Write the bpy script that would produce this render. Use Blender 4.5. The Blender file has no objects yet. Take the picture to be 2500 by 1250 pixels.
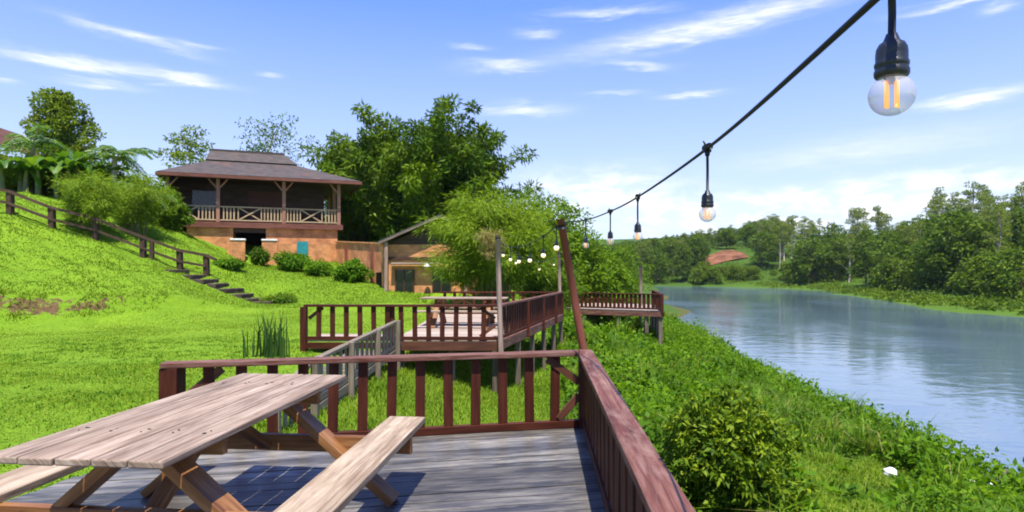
import bpy, math, random
import numpy as np
from mathutils import Vector, Matrix

random.seed(7)
RNG = np.random.default_rng(11)
PI = math.pi
R = math.radians
SC = bpy.context.scene
COL = SC.collection
CAM_H, FPX, HOR = 1.5, 1500.0, 657.0
HAZE = .00010


def at(px, py, Y):
    """a measured point of the place: photo pixel + distance from the viewpoint (metres)"""
    return Vector(((px - 1250) / FPX * Y, Y, CAM_H - (py - HOR) / FPX * Y))


# ------------------------------------------------------------------ tagging
def tag(o, label=None, cat=None, group=None, kind=None):
    if label: o['label'] = label
    if cat: o['category'] = cat
    if group: o['group'] = group
    if kind: o['kind'] = kind
    return o


def empty(name, loc, rz=0.0, label=None, cat=None, group=None):
    o = bpy.data.objects.new(name, None)
    o.empty_display_size = 0.2
    o.location = loc
    o.rotation_euler = (0, 0, rz)
    COL.objects.link(o)
    return tag(o, label, cat, group)


def root_matrix(o):
    return Matrix.Translation(o.location) @ o.rotation_euler.to_matrix().to_4x4() @ Matrix.Diagonal((*o.scale, 1))


def chain_matrix(o):
    m = root_matrix(o)
    while o.parent:
        o = o.parent
        m = root_matrix(o) @ m
    return m


def copy_tree(o, parent=None):
    c = o.copy()
    COL.objects.link(c)
    c.parent = parent
    for ch in KIDS.get(o.name, []):
        copy_tree(ch, c)
    return c


KIDS = {}


def link(name, me, mat, parent=None):
    o = bpy.data.objects.new(name, me)
    COL.objects.link(o)
    if mat: me.materials.append(mat)
    if parent is not None:
        o.parent = parent
        KIDS.setdefault(parent.name, []).append(o)
    return o


# ------------------------------------------------------------------ mesh builders
class MB:
    """collects bars, boxes and tubes (with along-the-grain UVs) into one mesh"""
    def __init__(s):
        s.v, s.f, s.uv, s.sm = [], [], [], []

    def _add(s, vs, fs, uvs, smooth=False):
        b = len(s.v)
        s.v += [Vector(p) for p in vs]
        for f, u in zip(fs, uvs):
            s.f.append([b + i for i in f])
            s.uv.append(u)
            s.sm.append(smooth)

    def hexa(s, p):
        """8 corners: bottom 4 (ccw) + top 4; grain along p0->p1"""
        p = [Vector(q) for q in p]
        L = (p[1] - p[0]).length; W = (p[3] - p[0]).length; H = (p[4] - p[0]).length
        o = random.uniform(0, 40); q = random.uniform(0, 40)
        fs = [(0, 3, 2, 1), (4, 5, 6, 7), (0, 1, 5, 4), (2, 3, 7, 6), (1, 2, 6, 5), (3, 0, 4, 7)]
        uv = [[(o, q), (o, q + W), (o + L, q + W), (o + L, q)],
              [(o, q), (o + L, q), (o + L, q + W), (o, q + W)],
              [(o, q + 3), (o + L, q + 3), (o + L, q + 3 + H), (o, q + 3 + H)],
              [(o + L, q + 5), (o, q + 5), (o, q + 5 + H), (o + L, q + 5 + H)],
              [(o, q), (o + .1 * W, q + W), (o + .1 * W, q + W + H), (o, q + H)],
              [(o, q), (o + .1 * W, q + W), (o + .1 * W, q + W + H), (o, q + H)]]
        s._add(p, fs, uv)
        return s

    def beam(s, a, b, w, h, up=(0, 0, 1)):
        """bar from a to b (centre line); w sideways, h along up"""
        a, b = Vector(a), Vector(b)
        d = (b - a).normalized(); up = Vector(up)
        if abs(d.dot(up)) > .98: up = Vector((0, 1, 0)) if abs(d.y) < .9 else Vector((1, 0, 0))
        side = d.cross(up).normalized(); u = side.cross(d).normalized()
        x, y = side * w / 2, u * h / 2
        s.hexa([a + x - y, b + x - y, b - x - y, a - x - y, a + x + y, b + x + y, b - x + y, a - x + y])
        return s

    def box(s, c, size, rz=0.0):
        c = Vector(c); m = Matrix.Rotation(rz, 3, 'Z')
        X, Y, Z = [m @ Vector(e) for e in ((size[0] / 2, 0, 0), (0, size[1] / 2, 0), (0, 0, size[2] / 2))]
        if size[1] > size[0]: X, Y = Y, -X
        s.hexa([c - X - Y - Z, c + X - Y - Z, c + X + Y - Z, c - X + Y - Z, c - X - Y + Z, c + X - Y + Z, c + X + Y + Z, c - X + Y + Z])
        return s

    def poly(s, pts):
        pts = [Vector(p) for p in pts]
        e = (pts[1] - pts[0]).normalized(); n = (pts[1] - pts[0]).cross(pts[2] - pts[0]).normalized(); g = n.cross(e)
        s._add(pts, [tuple(range(len(pts)))], [[((p - pts[0]).dot(e), (p - pts[0]).dot(g)) for p in pts]])
        return s

    def tube(s, pts, rad, n=8, cap=True):
        pts = [Vector(p) for p in pts]
        rings = []; acc = 0; o = random.uniform(0, 30)
        vs, us = [], []
        for i, p in enumerate(pts):
            d = (pts[min(i + 1, len(pts) - 1)] - pts[max(i - 1, 0)]).normalized()
            ref = Vector((0, 0, 1)) if abs(d.z) < .9 else Vector((0, 1, 0))
            x = d.cross(ref).normalized(); y = d.cross(x)
            r = rad[i] if hasattr(rad, '__len__') else rad
            if i: acc += (p - pts[i - 1]).length
            for k in range(n):
                a = 2 * PI * k / n
                vs.append(p + x * r * math.cos(a) + y * r * math.sin(a))
            us.append(acc)
        fs, uv = [], []
        for i in range(len(pts) - 1):
            for k in range(n):
                k2 = (k + 1) % n
                fs.append((i * n + k, i * n + k2, (i + 1) * n + k2, (i + 1) * n + k))
                c = .3
                uv.append([(o + us[i], c * k / n), (o + us[i], c * (k + 1) / n), (o + us[i + 1], c * (k + 1) / n), (o + us[i + 1], c * k / n)])
        if cap:
            fs.append(tuple(range(n))); uv.append([(o, .01 * k) for k in range(n)])
            fs.append(tuple(range((len(pts) - 1) * n, len(pts) * n))[::-1]); uv.append([(o, .01 * k) for k in range(n)])
        s._add(vs, fs, uv, True)
        return s

    def lathe(s, c, prof, n=24):
        """prof: (radius, z) list, around a vertical axis at c"""
        c = Vector(c); vs, fs, uv = [], [], []
        for r, z in prof:
            for k in range(n):
                a = 2 * PI * k / n
                vs.append(c + Vector((r * math.cos(a), r * math.sin(a), z)))
        for i in range(len(prof) - 1):
            for k in range(n):
                k2 = (k + 1) % n
                fs.append((i * n + k, i * n + k2, (i + 1) * n + k2, (i + 1) * n + k))
                uv.append([(k / n, i), ((k + 1) / n, i), ((k + 1) / n, i + 1), (k / n, i + 1)])
        s._add(vs, fs, uv, True)
        return s

    def build(s, name, mat, parent=None, local=False, bevel=0.0):
        me = bpy.data.meshes.new(name)
        vs = s.v
        if parent is not None and not local:
            inv = chain_matrix(parent).inverted()
            vs = [inv @ p for p in vs]
        me.from_pydata([tuple(p) for p in vs], [], s.f)
        ul = me.uv_layers.new(name='UVMap')
        flat = [c for u in s.uv for p in u for c in p]
        ul.data.foreach_set('uv', flat)
        me.polygons.foreach_set('use_smooth', s.sm)
        me.update()
        o = link(name, me, mat, parent)
        if bevel:
            m = o.modifiers.new('edge', 'BEVEL'); m.width = bevel; m.segments = 2; m.limit_method = 'ANGLE'
        return o


class Cloud:
    """many small faces (leaves, blades) gathered with numpy"""
    def __init__(s):
        s.v, s.t, s.q, s.n = [], [], [], 0

    def quads(s, V):           # V: (N,4,3)
        N = len(V)
        if N == 0: return
        s.q.append(np.arange(N * 4).reshape(N, 4) + s.n); s.v.append(V.reshape(-1, 3)); s.n += N * 4

    def tris(s, V):
        N = len(V)
        if N == 0: return
        s.t.append(np.arange(N * 3).reshape(N, 3) + s.n); s.v.append(V.reshape(-1, 3)); s.n += N * 3

    def raw(s, V, Q):
        s.q.append(np.asarray(Q) + s.n); s.v.append(np.asarray(V, float)); s.n += len(V)

    def leaves(s, C, D, L, W, fold=.25, rng=RNG, nz=None):
        """diamond leaves at C pointing along D"""
        N = len(C)
        D = D / (np.linalg.norm(D, axis=1, keepdims=True) + 1e-9)
        U = rng.normal(size=(N, 3)) * .6
        U[:, 2] += 1.0
        if nz is not None: U = nz + rng.normal(size=(N, 3)) * .35
        S = np.cross(D, U); S /= (np.linalg.norm(S, axis=1, keepdims=True) + 1e-9)
        Nn = np.cross(S, D)
        L = np.broadcast_to(np.asarray(L, float), (N,))[:, None]; W = np.broadcast_to(np.asarray(W, float), (N,))[:, None]
        m = C + D * L * .42
        V = np.stack([C, m + S * W / 2 + Nn * W * fold, C + D * L - Nn * L * .12, m - S * W / 2 + Nn * W * fold], 1)
        s.quads(V)

    def blades(s, B, D, H, W, bend, rng=RNG):
        """grass blades: base B, leaning direction D (horizontal), two segments"""
        N = len(B)
        H = np.broadcast_to(np.asarray(H, float), (N,))[:, None]; W = np.broadcast_to(np.asarray(W, float), (N,))[:, None]
        bend = np.broadcast_to(np.asarray(bend, float), (N,))[:, None]
        a = rng.uniform(0, 2 * PI, N)
        S = np.stack([np.cos(a), np.sin(a), np.zeros(N)], 1) * W / 2
        up = np.array([0, 0, 1.0])
        M = B + D * bend * H * .3 + up * H * .62
        T = B + D * bend * H * 1.0 + up * H * (1.05 - .45 * bend)
        base = s.n
        V = np.stack([B - S, B + S, M + S * .75, M - S * .75, T], 1).reshape(-1, 3)
        i = np.arange(N)[:, None] * 5 + base
        s.q.append(np.concatenate([i, i + 1, i + 2, i + 3], 1))
        s.t.append(np.concatenate([i + 3, i + 2, i + 4], 1))
        s.v.append(V); s.n += N * 5

    def build(s, name, mat, parent=None, local=False, smooth=False):
        V = np.concatenate(s.v).astype(np.float64)
        if parent is not None and not local:
            inv = np.array(chain_matrix(parent).inverted())
            V = V @ inv[:3, :3].T + inv[:3, 3]
        T = np.concatenate(s.t) if s.t else np.zeros((0, 3), int)
        Q = np.concatenate(s.q) if s.q else np.zeros((0, 4), int)
        me = bpy.data.meshes.new(name)
        me.vertices.add(len(V)); me.vertices.foreach_set('co', V.ravel().astype(np.float32))
        nl = T.size + Q.size
        me.loops.add(nl)
        me.loops.foreach_set('vertex_index', np.concatenate([T.ravel(), Q.ravel()]).astype(np.int32))
        npoly = len(T) + len(Q)
        me.polygons.add(npoly)
        st = np.concatenate([np.arange(len(T)) * 3, len(T) * 3 + np.arange(len(Q)) * 4]).astype(np.int32)
        me.polygons.foreach_set('loop_start', st)
        me.update(calc_edges=True)
        if smooth: me.polygons.foreach_set('use_smooth', np.ones(npoly, bool))
        me.validate()
        return link(name, me, mat, parent)


# ------------------------------------------------------------------ materials
def new_mat(name):
    m = bpy.data.materials.new(name); m.use_nodes = True
    nt = m.node_tree
    return m, nt.nodes, nt.links, nt.nodes['Principled BSDF']


def ramp(nd, stops):
    r = nd.new('ShaderNodeValToRGB')
    e = r.color_ramp.elements
    while len(e) < len(stops): e.new(.5)
    for i, (p, c) in enumerate(stops):
        e[i].position = p; e[i].color = (*c, 1)
    return r


def noise_tex(nd, ln, vec, scale, detail=4, rough=.55, mapscale=None, dist=0):
    t = nd.new('ShaderNodeTexNoise')
    t.inputs['Scale'].default_value = scale; t.inputs['Detail'].default_value = detail
    t.inputs['Roughness'].default_value = rough; t.inputs['Distortion'].default_value = dist
    if mapscale:
        mp = nd.new('ShaderNodeMapping'); mp.inputs['Scale'].default_value = mapscale
        ln.new(vec, mp.inputs['Vector']); vec = mp.outputs[0]
    ln.new(vec, t.inputs['Vector'])
    return t


def math_n(nd, ln, op, a, b=None, clamp=False):
    n = nd.new('ShaderNodeMath'); n.operation = op; n.use_clamp = clamp
    for i, x in enumerate((a, b)):
        if x is None: continue
        if isinstance(x, (int, float)): n.inputs[i].default_value = x
        else: ln.new(x, n.inputs[i])
    return n.outputs[0]


def mix_c(nd, ln, fac, a, b, mode='MIX'):
    n = nd.new('ShaderNodeMix'); n.data_type = 'RGBA'; n.blend_type = mode
    for s, x in ((n.inputs['Factor'], fac), (n.inputs['A'], a), (n.inputs['B'], b)):
        pass
    for k, x in ((0, fac), (6, a), (7, b)):
        if isinstance(x, (int, float)): n.inputs[k].default_value = x
        elif isinstance(x, tuple): n.inputs[k].default_value = (*x, 1)
        else: ln.new(x, n.inputs[k])
    return n.outputs[2]


def wood(name, dark, mid, light, rough=.6, spec=.4, stretch=26, blotch=.5, wear=None, wear_amt=.5, var=.25, bump=.25):
    m, nd, ln, b = new_mat(name)
    uv = nd.new('ShaderNodeTexCoord').outputs['UV']
    g = noise_tex(nd, ln, uv, 1.6, 7, .65, (1.3, stretch, 1), .6)
    bl = noise_tex(nd, ln, uv, 1.0, 4, .6, (1.1, 7, 1), .3)
    f = math_n(nd, ln, 'ADD', math_n(nd, ln, 'MULTIPLY', g.outputs['Fac'], 1 - blotch), math_n(nd, ln, 'MULTIPLY', bl.outputs['Fac'], blotch))
    r = ramp(nd, [(.34, dark), (.5, mid), (.66, light)])
    ln.new(f, r.inputs[0])
    c = r.outputs[0]
    if wear:
        w = noise_tex(nd, ln, uv, 1.5, 6, .7, (1.6, 9, 1), .5)
        wf = math_n(nd, ln, 'MULTIPLY', math_n(nd, ln, 'SUBTRACT', w.outputs['Fac'], .45), 5 , True)
        wf = math_n(nd, ln, 'MULTIPLY', wf, wear_amt, True)
        c = mix_c(nd, ln, wf, c, wear)
    rp = nd.new('ShaderNodeNewGeometry').outputs['Random Per Island']
    v = math_n(nd, ln, 'ADD', math_n(nd, ln, 'MULTIPLY', rp, 2 * var), 1 - var)
    mul = nd.new('ShaderNodeVectorMath'); mul.operation = 'SCALE'
    ln.new(c, mul.inputs[0]); ln.new(v, mul.inputs['Scale'])
    ln.new(mul.outputs[0], b.inputs['Base Color'])
    b.inputs['Roughness'].default_value = rough; b.inputs['Specular IOR Level'].default_value = spec
    bp = nd.new('ShaderNodeBump'); bp.inputs['Strength'].default_value = bump; bp.inputs['Distance'].default_value = .01
    ln.new(f, bp.inputs['Height']); ln.new(bp.outputs[0], b.inputs['Normal'])
    return m


def leafmat(name, cols, trans=.35, rough=.5, spec=.25, clump=None, cscale=.5, tboost=1.5):
    """foliage: each leaf its own green, with drifts of a second green"""
    m, nd, ln, b = new_mat(name)
    rp = nd.new('ShaderNodeNewGeometry').outputs['Random Per Island']
    r = ramp(nd, [(i / max(1, len(cols) - 1), c) for i, c in enumerate(cols)])
    ln.new(rp, r.inputs[0])
    c = r.outputs[0]
    if clump:
        ob = nd.new('ShaderNodeTexCoord').outputs['Object']
        n = noise_tex(nd, ln, ob, cscale, 3)
        f = math_n(nd, ln, 'MULTIPLY', math_n(nd, ln, 'SUBTRACT', n.outputs['Fac'], .42), 4, True)
        c = mix_c(nd, ln, math_n(nd, ln, 'MULTIPLY', f, .75), c, clump)
    ln.new(c, b.inputs['Base Color'])
    b.inputs['Roughness'].default_value = rough; b.inputs['Specular IOR Level'].default_value = spec
    t = nd.new('ShaderNodeBsdfTranslucent')
    tc = mix_c(nd, ln, 1.0, c, (tboost, tboost * .95, tboost * .35), 'MULTIPLY')
    ln.new(tc, t.inputs['Color'])
    mx = nd.new('ShaderNodeMixShader'); mx.inputs[0].default_value = trans
    ln.new(b.outputs[0], mx.inputs[1]); ln.new(t.outputs[0], mx.inputs[2])
    ln.new(mx.outputs[0], nd['Material Output'].inputs['Surface'])
    return m


def plain(name, col, rough=.6, spec=.4, metal=0, nscale=8, namt=.25, bump=0, coord='Object'):
    m, nd, ln, b = new_mat(name)
    ob = nd.new('ShaderNodeTexCoord').outputs[coord]
    n = noise_tex(nd, ln, ob, nscale, 5, .6)
    lo = tuple(x * (1 - namt) for x in col); hi = tuple(min(1, x * (1 + namt)) for x in col)
    r = ramp(nd, [(.3, lo), (.7, hi)])
    ln.new(n.outputs['Fac'], r.inputs[0]); ln.new(r.outputs[0], b.inputs['Base Color'])
    b.inputs['Roughness'].default_value = rough; b.inputs['Specular IOR Level'].default_value = spec; b.inputs['Metallic'].default_value = metal
    if bump:
        bp = nd.new('ShaderNodeBump'); bp.inputs['Strength'].default_value = bump; bp.inputs['Distance'].default_value = .03
        ln.new(n.outputs['Fac'], bp.inputs['Height']); ln.new(bp.outputs[0], b.inputs['Normal'])
    return m


def brickmat(name, a, b_, mortar, scale=1.0):
    m, nd, ln, b = new_mat(name)
    uv = nd.new('ShaderNodeTexCoord').outputs['UV']
    t = nd.new('ShaderNodeTexBrick')
    t.inputs['Color1'].default_value = (*a, 1); t.inputs['Color2'].default_value = (*b_, 1); t.inputs['Mortar'].default_value = (*mortar, 1)
    t.inputs['Scale'].default_value = scale; t.inputs['Mortar Size'].default_value = .012
    t.inputs['Brick Width'].default_value = .24; t.inputs['Row Height'].default_value = .085
    ln.new(uv, t.inputs['Vector'])
    n = noise_tex(nd, ln, uv, 1.3, 5, .65)
    r = ramp(nd, [(.3, (.48, .42, .38)), (.7, (1.3, 1.25, 1.2))])
    ln.new(n.outputs['Fac'], r.inputs[0])
    c = mix_c(nd, ln, 1.0, t.outputs['Color'], r.outputs[0], 'MULTIPLY')
    ln.new(c, b.inputs['Base Color']); b.inputs['Roughness'].default_value = .85
    bp = nd.new('ShaderNodeBump'); bp.inputs['Strength'].default_value = .4; bp.inputs['Distance'].default_value = .01
    ln.new(t.outputs['Fac'], bp.inputs['Height']); bp.invert = True; ln.new(bp.outputs[0], b.inputs['Normal'])
    return m


def shinglemat(name, a, b_, red):
    m, nd, ln, b = new_mat(name)
    uv = nd.new('ShaderNodeTexCoord').outputs['UV']
    t = nd.new('ShaderNodeTexBrick')
    t.inputs['Color1'].default_value = (*a, 1); t.inputs['Color2'].default_value = (*b_, 1); t.inputs['Mortar'].default_value = (a[0] * .4, a[1] * .4, a[2] * .4, 1)
    t.inputs['Brick Width'].default_value = .28; t.inputs['Row Height'].default_value = .22; t.inputs['Mortar Size'].default_value = .012
    t.inputs['Scale'].default_value = 1
    ln.new(uv, t.inputs['Vector'])
    n = noise_tex(nd, ln, uv, .7, 5, .6)
    f = math_n(nd, ln, 'MULTIPLY', math_n(nd, ln, 'SUBTRACT', n.outputs['Fac'], .55), 6, True)
    c = mix_c(nd, ln, f, t.outputs['Color'], red)
    ln.new(c, b.inputs['Base Color']); b.inputs['Roughness'].default_value = .75
    bp = nd.new('ShaderNodeBump'); bp.inputs['Strength'].default_value = .5; bp.inputs['Distance'].default_value = .02; bp.invert = True
    ln.new(t.outputs['Fac'], bp.inputs['Height']); ln.new(bp.outputs[0], b.inputs['Normal'])
    return m


M = {}
M['rail'] = wood('red stained timber', (.030, .007, .003), (.064, .015, .007), (.11, .03, .014), .6, .18, 20, .5, None, 0, .2, .2)
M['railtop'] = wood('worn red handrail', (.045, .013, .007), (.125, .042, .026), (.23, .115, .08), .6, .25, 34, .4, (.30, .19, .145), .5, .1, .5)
M['brace'] = wood('brown timber', (.05, .016, .008), (.10, .034, .016), (.16, .06, .03), .6, .35, 20)
M['tabletop'] = wood('weathered pale tabletop', (.075, .05, .034), (.29, .212, .152), (.44, .35, .27), .65, .25, 34, .45, (.15, .095, .062), .7, .12, .7)
M['bench'] = wood('weathered pale bench board', (.11, .075, .045), (.36, .272, .185), (.50, .41, .30), .65, .25, 30, .45, (.20, .13, .08), .65, .08, .7)
M['leg'] = wood('orange brown timber', (.075, .024, .006), (.22, .092, .028), (.38, .20, .08), .5, .4, 16, .5, None, 0, .15, .3)
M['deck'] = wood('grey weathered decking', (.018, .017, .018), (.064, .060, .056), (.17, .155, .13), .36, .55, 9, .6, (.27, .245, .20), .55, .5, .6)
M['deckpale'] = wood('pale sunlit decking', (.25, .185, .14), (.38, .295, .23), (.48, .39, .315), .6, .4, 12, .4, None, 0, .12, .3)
M['ramp'] = wood('silvery bare timber', (.10, .075, .05), (.20, .16, .11), (.33, .275, .20), .7, .3, 18, .5, None, 0, .25, .4)
M['greypost'] = wood('grey brown post timber', (.07, .05, .035), (.14, .105, .075), (.24, .19, .14), .75, .3, 12, .5, None, 0, .2, .4)
M['palepole'] = wood('pale pole timber', (.20, .13, .10), (.33, .22, .17), (.45, .33, .26), .65, .3, 10)
M['redpole'] = wood('rust red pole', (.09, .022, .012), (.17, .045, .024), (.24, .075, .04), .55, .4, 10)
M['fence'] = wood('dark fence timber', (.03, .017, .010), (.065, .036, .02), (.12, .07, .04), .7, .3, 12, .5, None, 0, .25)
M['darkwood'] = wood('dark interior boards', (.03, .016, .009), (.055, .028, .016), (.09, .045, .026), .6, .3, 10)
M['housepost'] = wood('house post timber', (.20, .085, .05), (.34, .16, .10), (.44, .24, .16), .6, .3, 10)
M['balus'] = wood('pale veranda baluster', (.25, .165, .085), (.40, .28, .155), (.50, .37, .22), .6, .3, 10)
M['fascia'] = wood('red house beam', (.085, .030, .018), (.145, .052, .032), (.21, .085, .055), .6, .3, 10)
M['brick'] = brickmat('orange brick', (.72, .29, .085), (.57, .20, .055), (.55, .34, .18))
M['brick2'] = brickmat('red orange brick', (.85, .32, .11), (.70, .22, .08), (.60, .36, .2))
M['brick3'] = brickmat('bright orange brick', (.72, .30, .09), (.60, .23, .07), (.58, .36, .20))
M['roofbrown'] = shinglemat('red brown tiles', (.20, .085, .05), (.13, .055, .035), (.24, .10, .06))
M['roof'] = shinglemat('weathered shingles', (.078, .058, .046), (.045, .034, .029), (.13, .055, .036))
M['roofdark'] = shinglemat('dark shingles', (.05, .045, .045), (.035, .03, .032), (.07, .05, .045))
M['void'] = plain('dark interior', (.008, .007, .006), .9, .1)  # interior darkness put into a near-black colour
M['teal'] = plain('teal paint', (.02, .22, .22), .5, .4)
M['white'] = plain('white paint', (.75, .74, .70), .5, .4)
M['glassdark'] = plain('dark window glass', (.012, .012, .014), .12, .5)
M['cable'] = plain('black rubber', (.010, .011, .013), .55, .35, 0, 60, .1)
M['socket'] = plain('black bakelite', (.016, .018, .020), .38, .5, 0, 80, .3, .15)
M['rock'] = plain('dark river rock', (.10, .085, .07), .85, .3, 0, 3, .5, .8)
M['paleroc'] = plain('white stone', (.72, .70, .66), .7, .3, 0, 3, .15, .5)
M['step'] = plain('dark stone step', (.065, .048, .036), .85, .2, 0, 4, .5, .8)
M['bark'] = plain('grey bark', (.36, .32, .26), .9, .2, 0, 4, .4, .6)
M['barkdark'] = plain('brown bark', (.09, .065, .045), .9, .2, 0, 4, .4, .6)
M['culm'] = plain('bamboo culm', (.13, .15, .035), .5, .4, 0, 3, .4)
M['concrete'] = plain('mossy concrete', (.30, .27, .22), .85, .2, 0, 3, .4, .5)


def glass_bulb():
    m, nd, ln, b = new_mat('clear bulb glass')
    tr = nd.new('ShaderNodeBsdfTransparent'); tr.inputs[0].default_value = (.97, .97, .97, 1)
    gl = nd.new('ShaderNodeBsdfGlossy'); gl.inputs['Roughness'].default_value = .04
    df = nd.new('ShaderNodeBsdfDiffuse'); df.inputs[0].default_value = (.8, .78, .74, 1)
    lw = nd.new('ShaderNodeLayerWeight'); lw.inputs[0].default_value = .35
    m1 = nd.new('ShaderNodeMixShader'); m2 = nd.new('ShaderNodeMixShader')
    ln.new(math_n(nd, ln, 'MULTIPLY', lw.outputs['Facing'], .75), m1.inputs[0]); ln.new(tr.outputs[0], m1.inputs[1]); ln.new(gl.outputs[0], m1.inputs[2])
    m2.inputs[0].default_value = .25
    ln.new(m1.outputs[0], m2.inputs[1]); ln.new(df.outputs[0], m2.inputs[2])
    ln.new(m2.outputs[0], nd['Material Output'].inputs['Surface'])
    return m


M['glass'] = glass_bulb()
m, nd, ln, b = new_mat('glowing filament')
b.inputs['Base Color'].default_value = (.8, .4, .08, 1)
b.inputs['Emission Color'].default_value = (1, .42, .07, 1); b.inputs['Emission Strength'].default_value = .62
M['filament'] = m
m, nd, ln, b = new_mat('glowing bulb')
b.inputs['Base Color'].default_value = (.85, .75, .55, 1)
b.inputs['Emission Color'].default_value = (1, .74, .40, 1); b.inputs['Emission Strength'].default_value = .55
M['glow'] = m

G1 = (.10, .21, .008); G2 = (.16, .29, .010); G3 = (.065, .145, .006)
M['lawn'] = leafmat('lawn grass', [(.090, .178, .010), (.145, .246, .013), (.175, .268, .015), (.21, .29, .022), (.25, .275, .05)], .35, .6, .1, (.205, .285, .018), .45)
M['weed'] = leafmat('lawn weeds', [(.06, .15, .008), (.10, .21, .012), (.15, .26, .015)], .3, .6, .1)
M['slopegrass'] = leafmat('slope grass', [(.085, .172, .009), (.135, .232, .011), (.165, .255, .014), (.20, .275, .02), (.22, .265, .045)], .35, .6, .1, (.095, .185, .010), .5)
M['bankleaf'] = leafmat('riverbank leaves', [(.055, .14, .006), (.115, .235, .009), (.20, .33, .014)], .42, .6, .12, (.085, .19, .008), .9)
M['bankgrass'] = leafmat('riverbank long grass', [(.06, .15, .010), (.10, .21, .013), (.14, .26, .016), (.19, .30, .02), (.30, .26, .09)], .4, .6, .12, (.05, .13, .012), .7)
M['bush'] = leafmat('dark bush leaves', [(.042, .095, .006), (.105, .18, .009), (.22, .29, .015)], .3, .55, .12)
M['bamboo'] = leafmat('bamboo leaves', [(.022, .060, .003), (.045, .105, .004), (.09, .165, .006)], .22, .55, .12, (.15, .235, .005), .30)
M['feather'] = leafmat('feathery leaves', [(.095, .18, .010), (.165, .265, .014), (.24, .315, .03)], .4, .6, .1, (.19, .27, .018), .6)
M['straw'] = leafmat('dried straw leaves', [(.27, .20, .09), (.30, .25, .09), (.20, .21, .05)], .3, .6, .2)
M['broad'] = leafmat('broad tree leaves', [(.06, .125, .006), (.12, .20, .010), (.20, .27, .014)], .35, .6, .12, (.16, .20, .012), .35)
M['gum'] = leafmat('gum leaves', [(.10, .15, .028), (.16, .215, .035), (.23, .28, .05)], .36, .6, .1, (.11, .17, .028), .15)
M['wood2'] = leafmat('forest leaves', [(.042, .09, .011), (.075, .14, .014), (.14, .21, .02)], .34, .6, .1, (.10, .16, .016), .12)
M['riverside'] = leafmat('riverside tree leaves', [(.05, .115, .006), (.10, .19, .008), (.165, .265, .012)], .35, .6, .12, (.13, .22, .012), .4)
M['banana'] = leafmat('banana leaves', [(.06, .14, .012), (.09, .19, .014), (.13, .23, .02)], .4, .4, .4)
M['hedge'] = leafmat('hedge leaves', [(.05, .13, .006), (.09, .20, .008), (.13, .26, .012)], .35, .6, .12)
M['reed'] = leafmat('dark reeds', [(.02, .06, .012), (.035, .085, .015), (.06, .12, .02)], .2, .45, .3)
M['farbank'] = leafmat('far bank plants', [(.06, .115, .010), (.105, .175, .012), (.165, .23, .016)], .3, .6, .1, (.06, .11, .014), .1)

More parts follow.
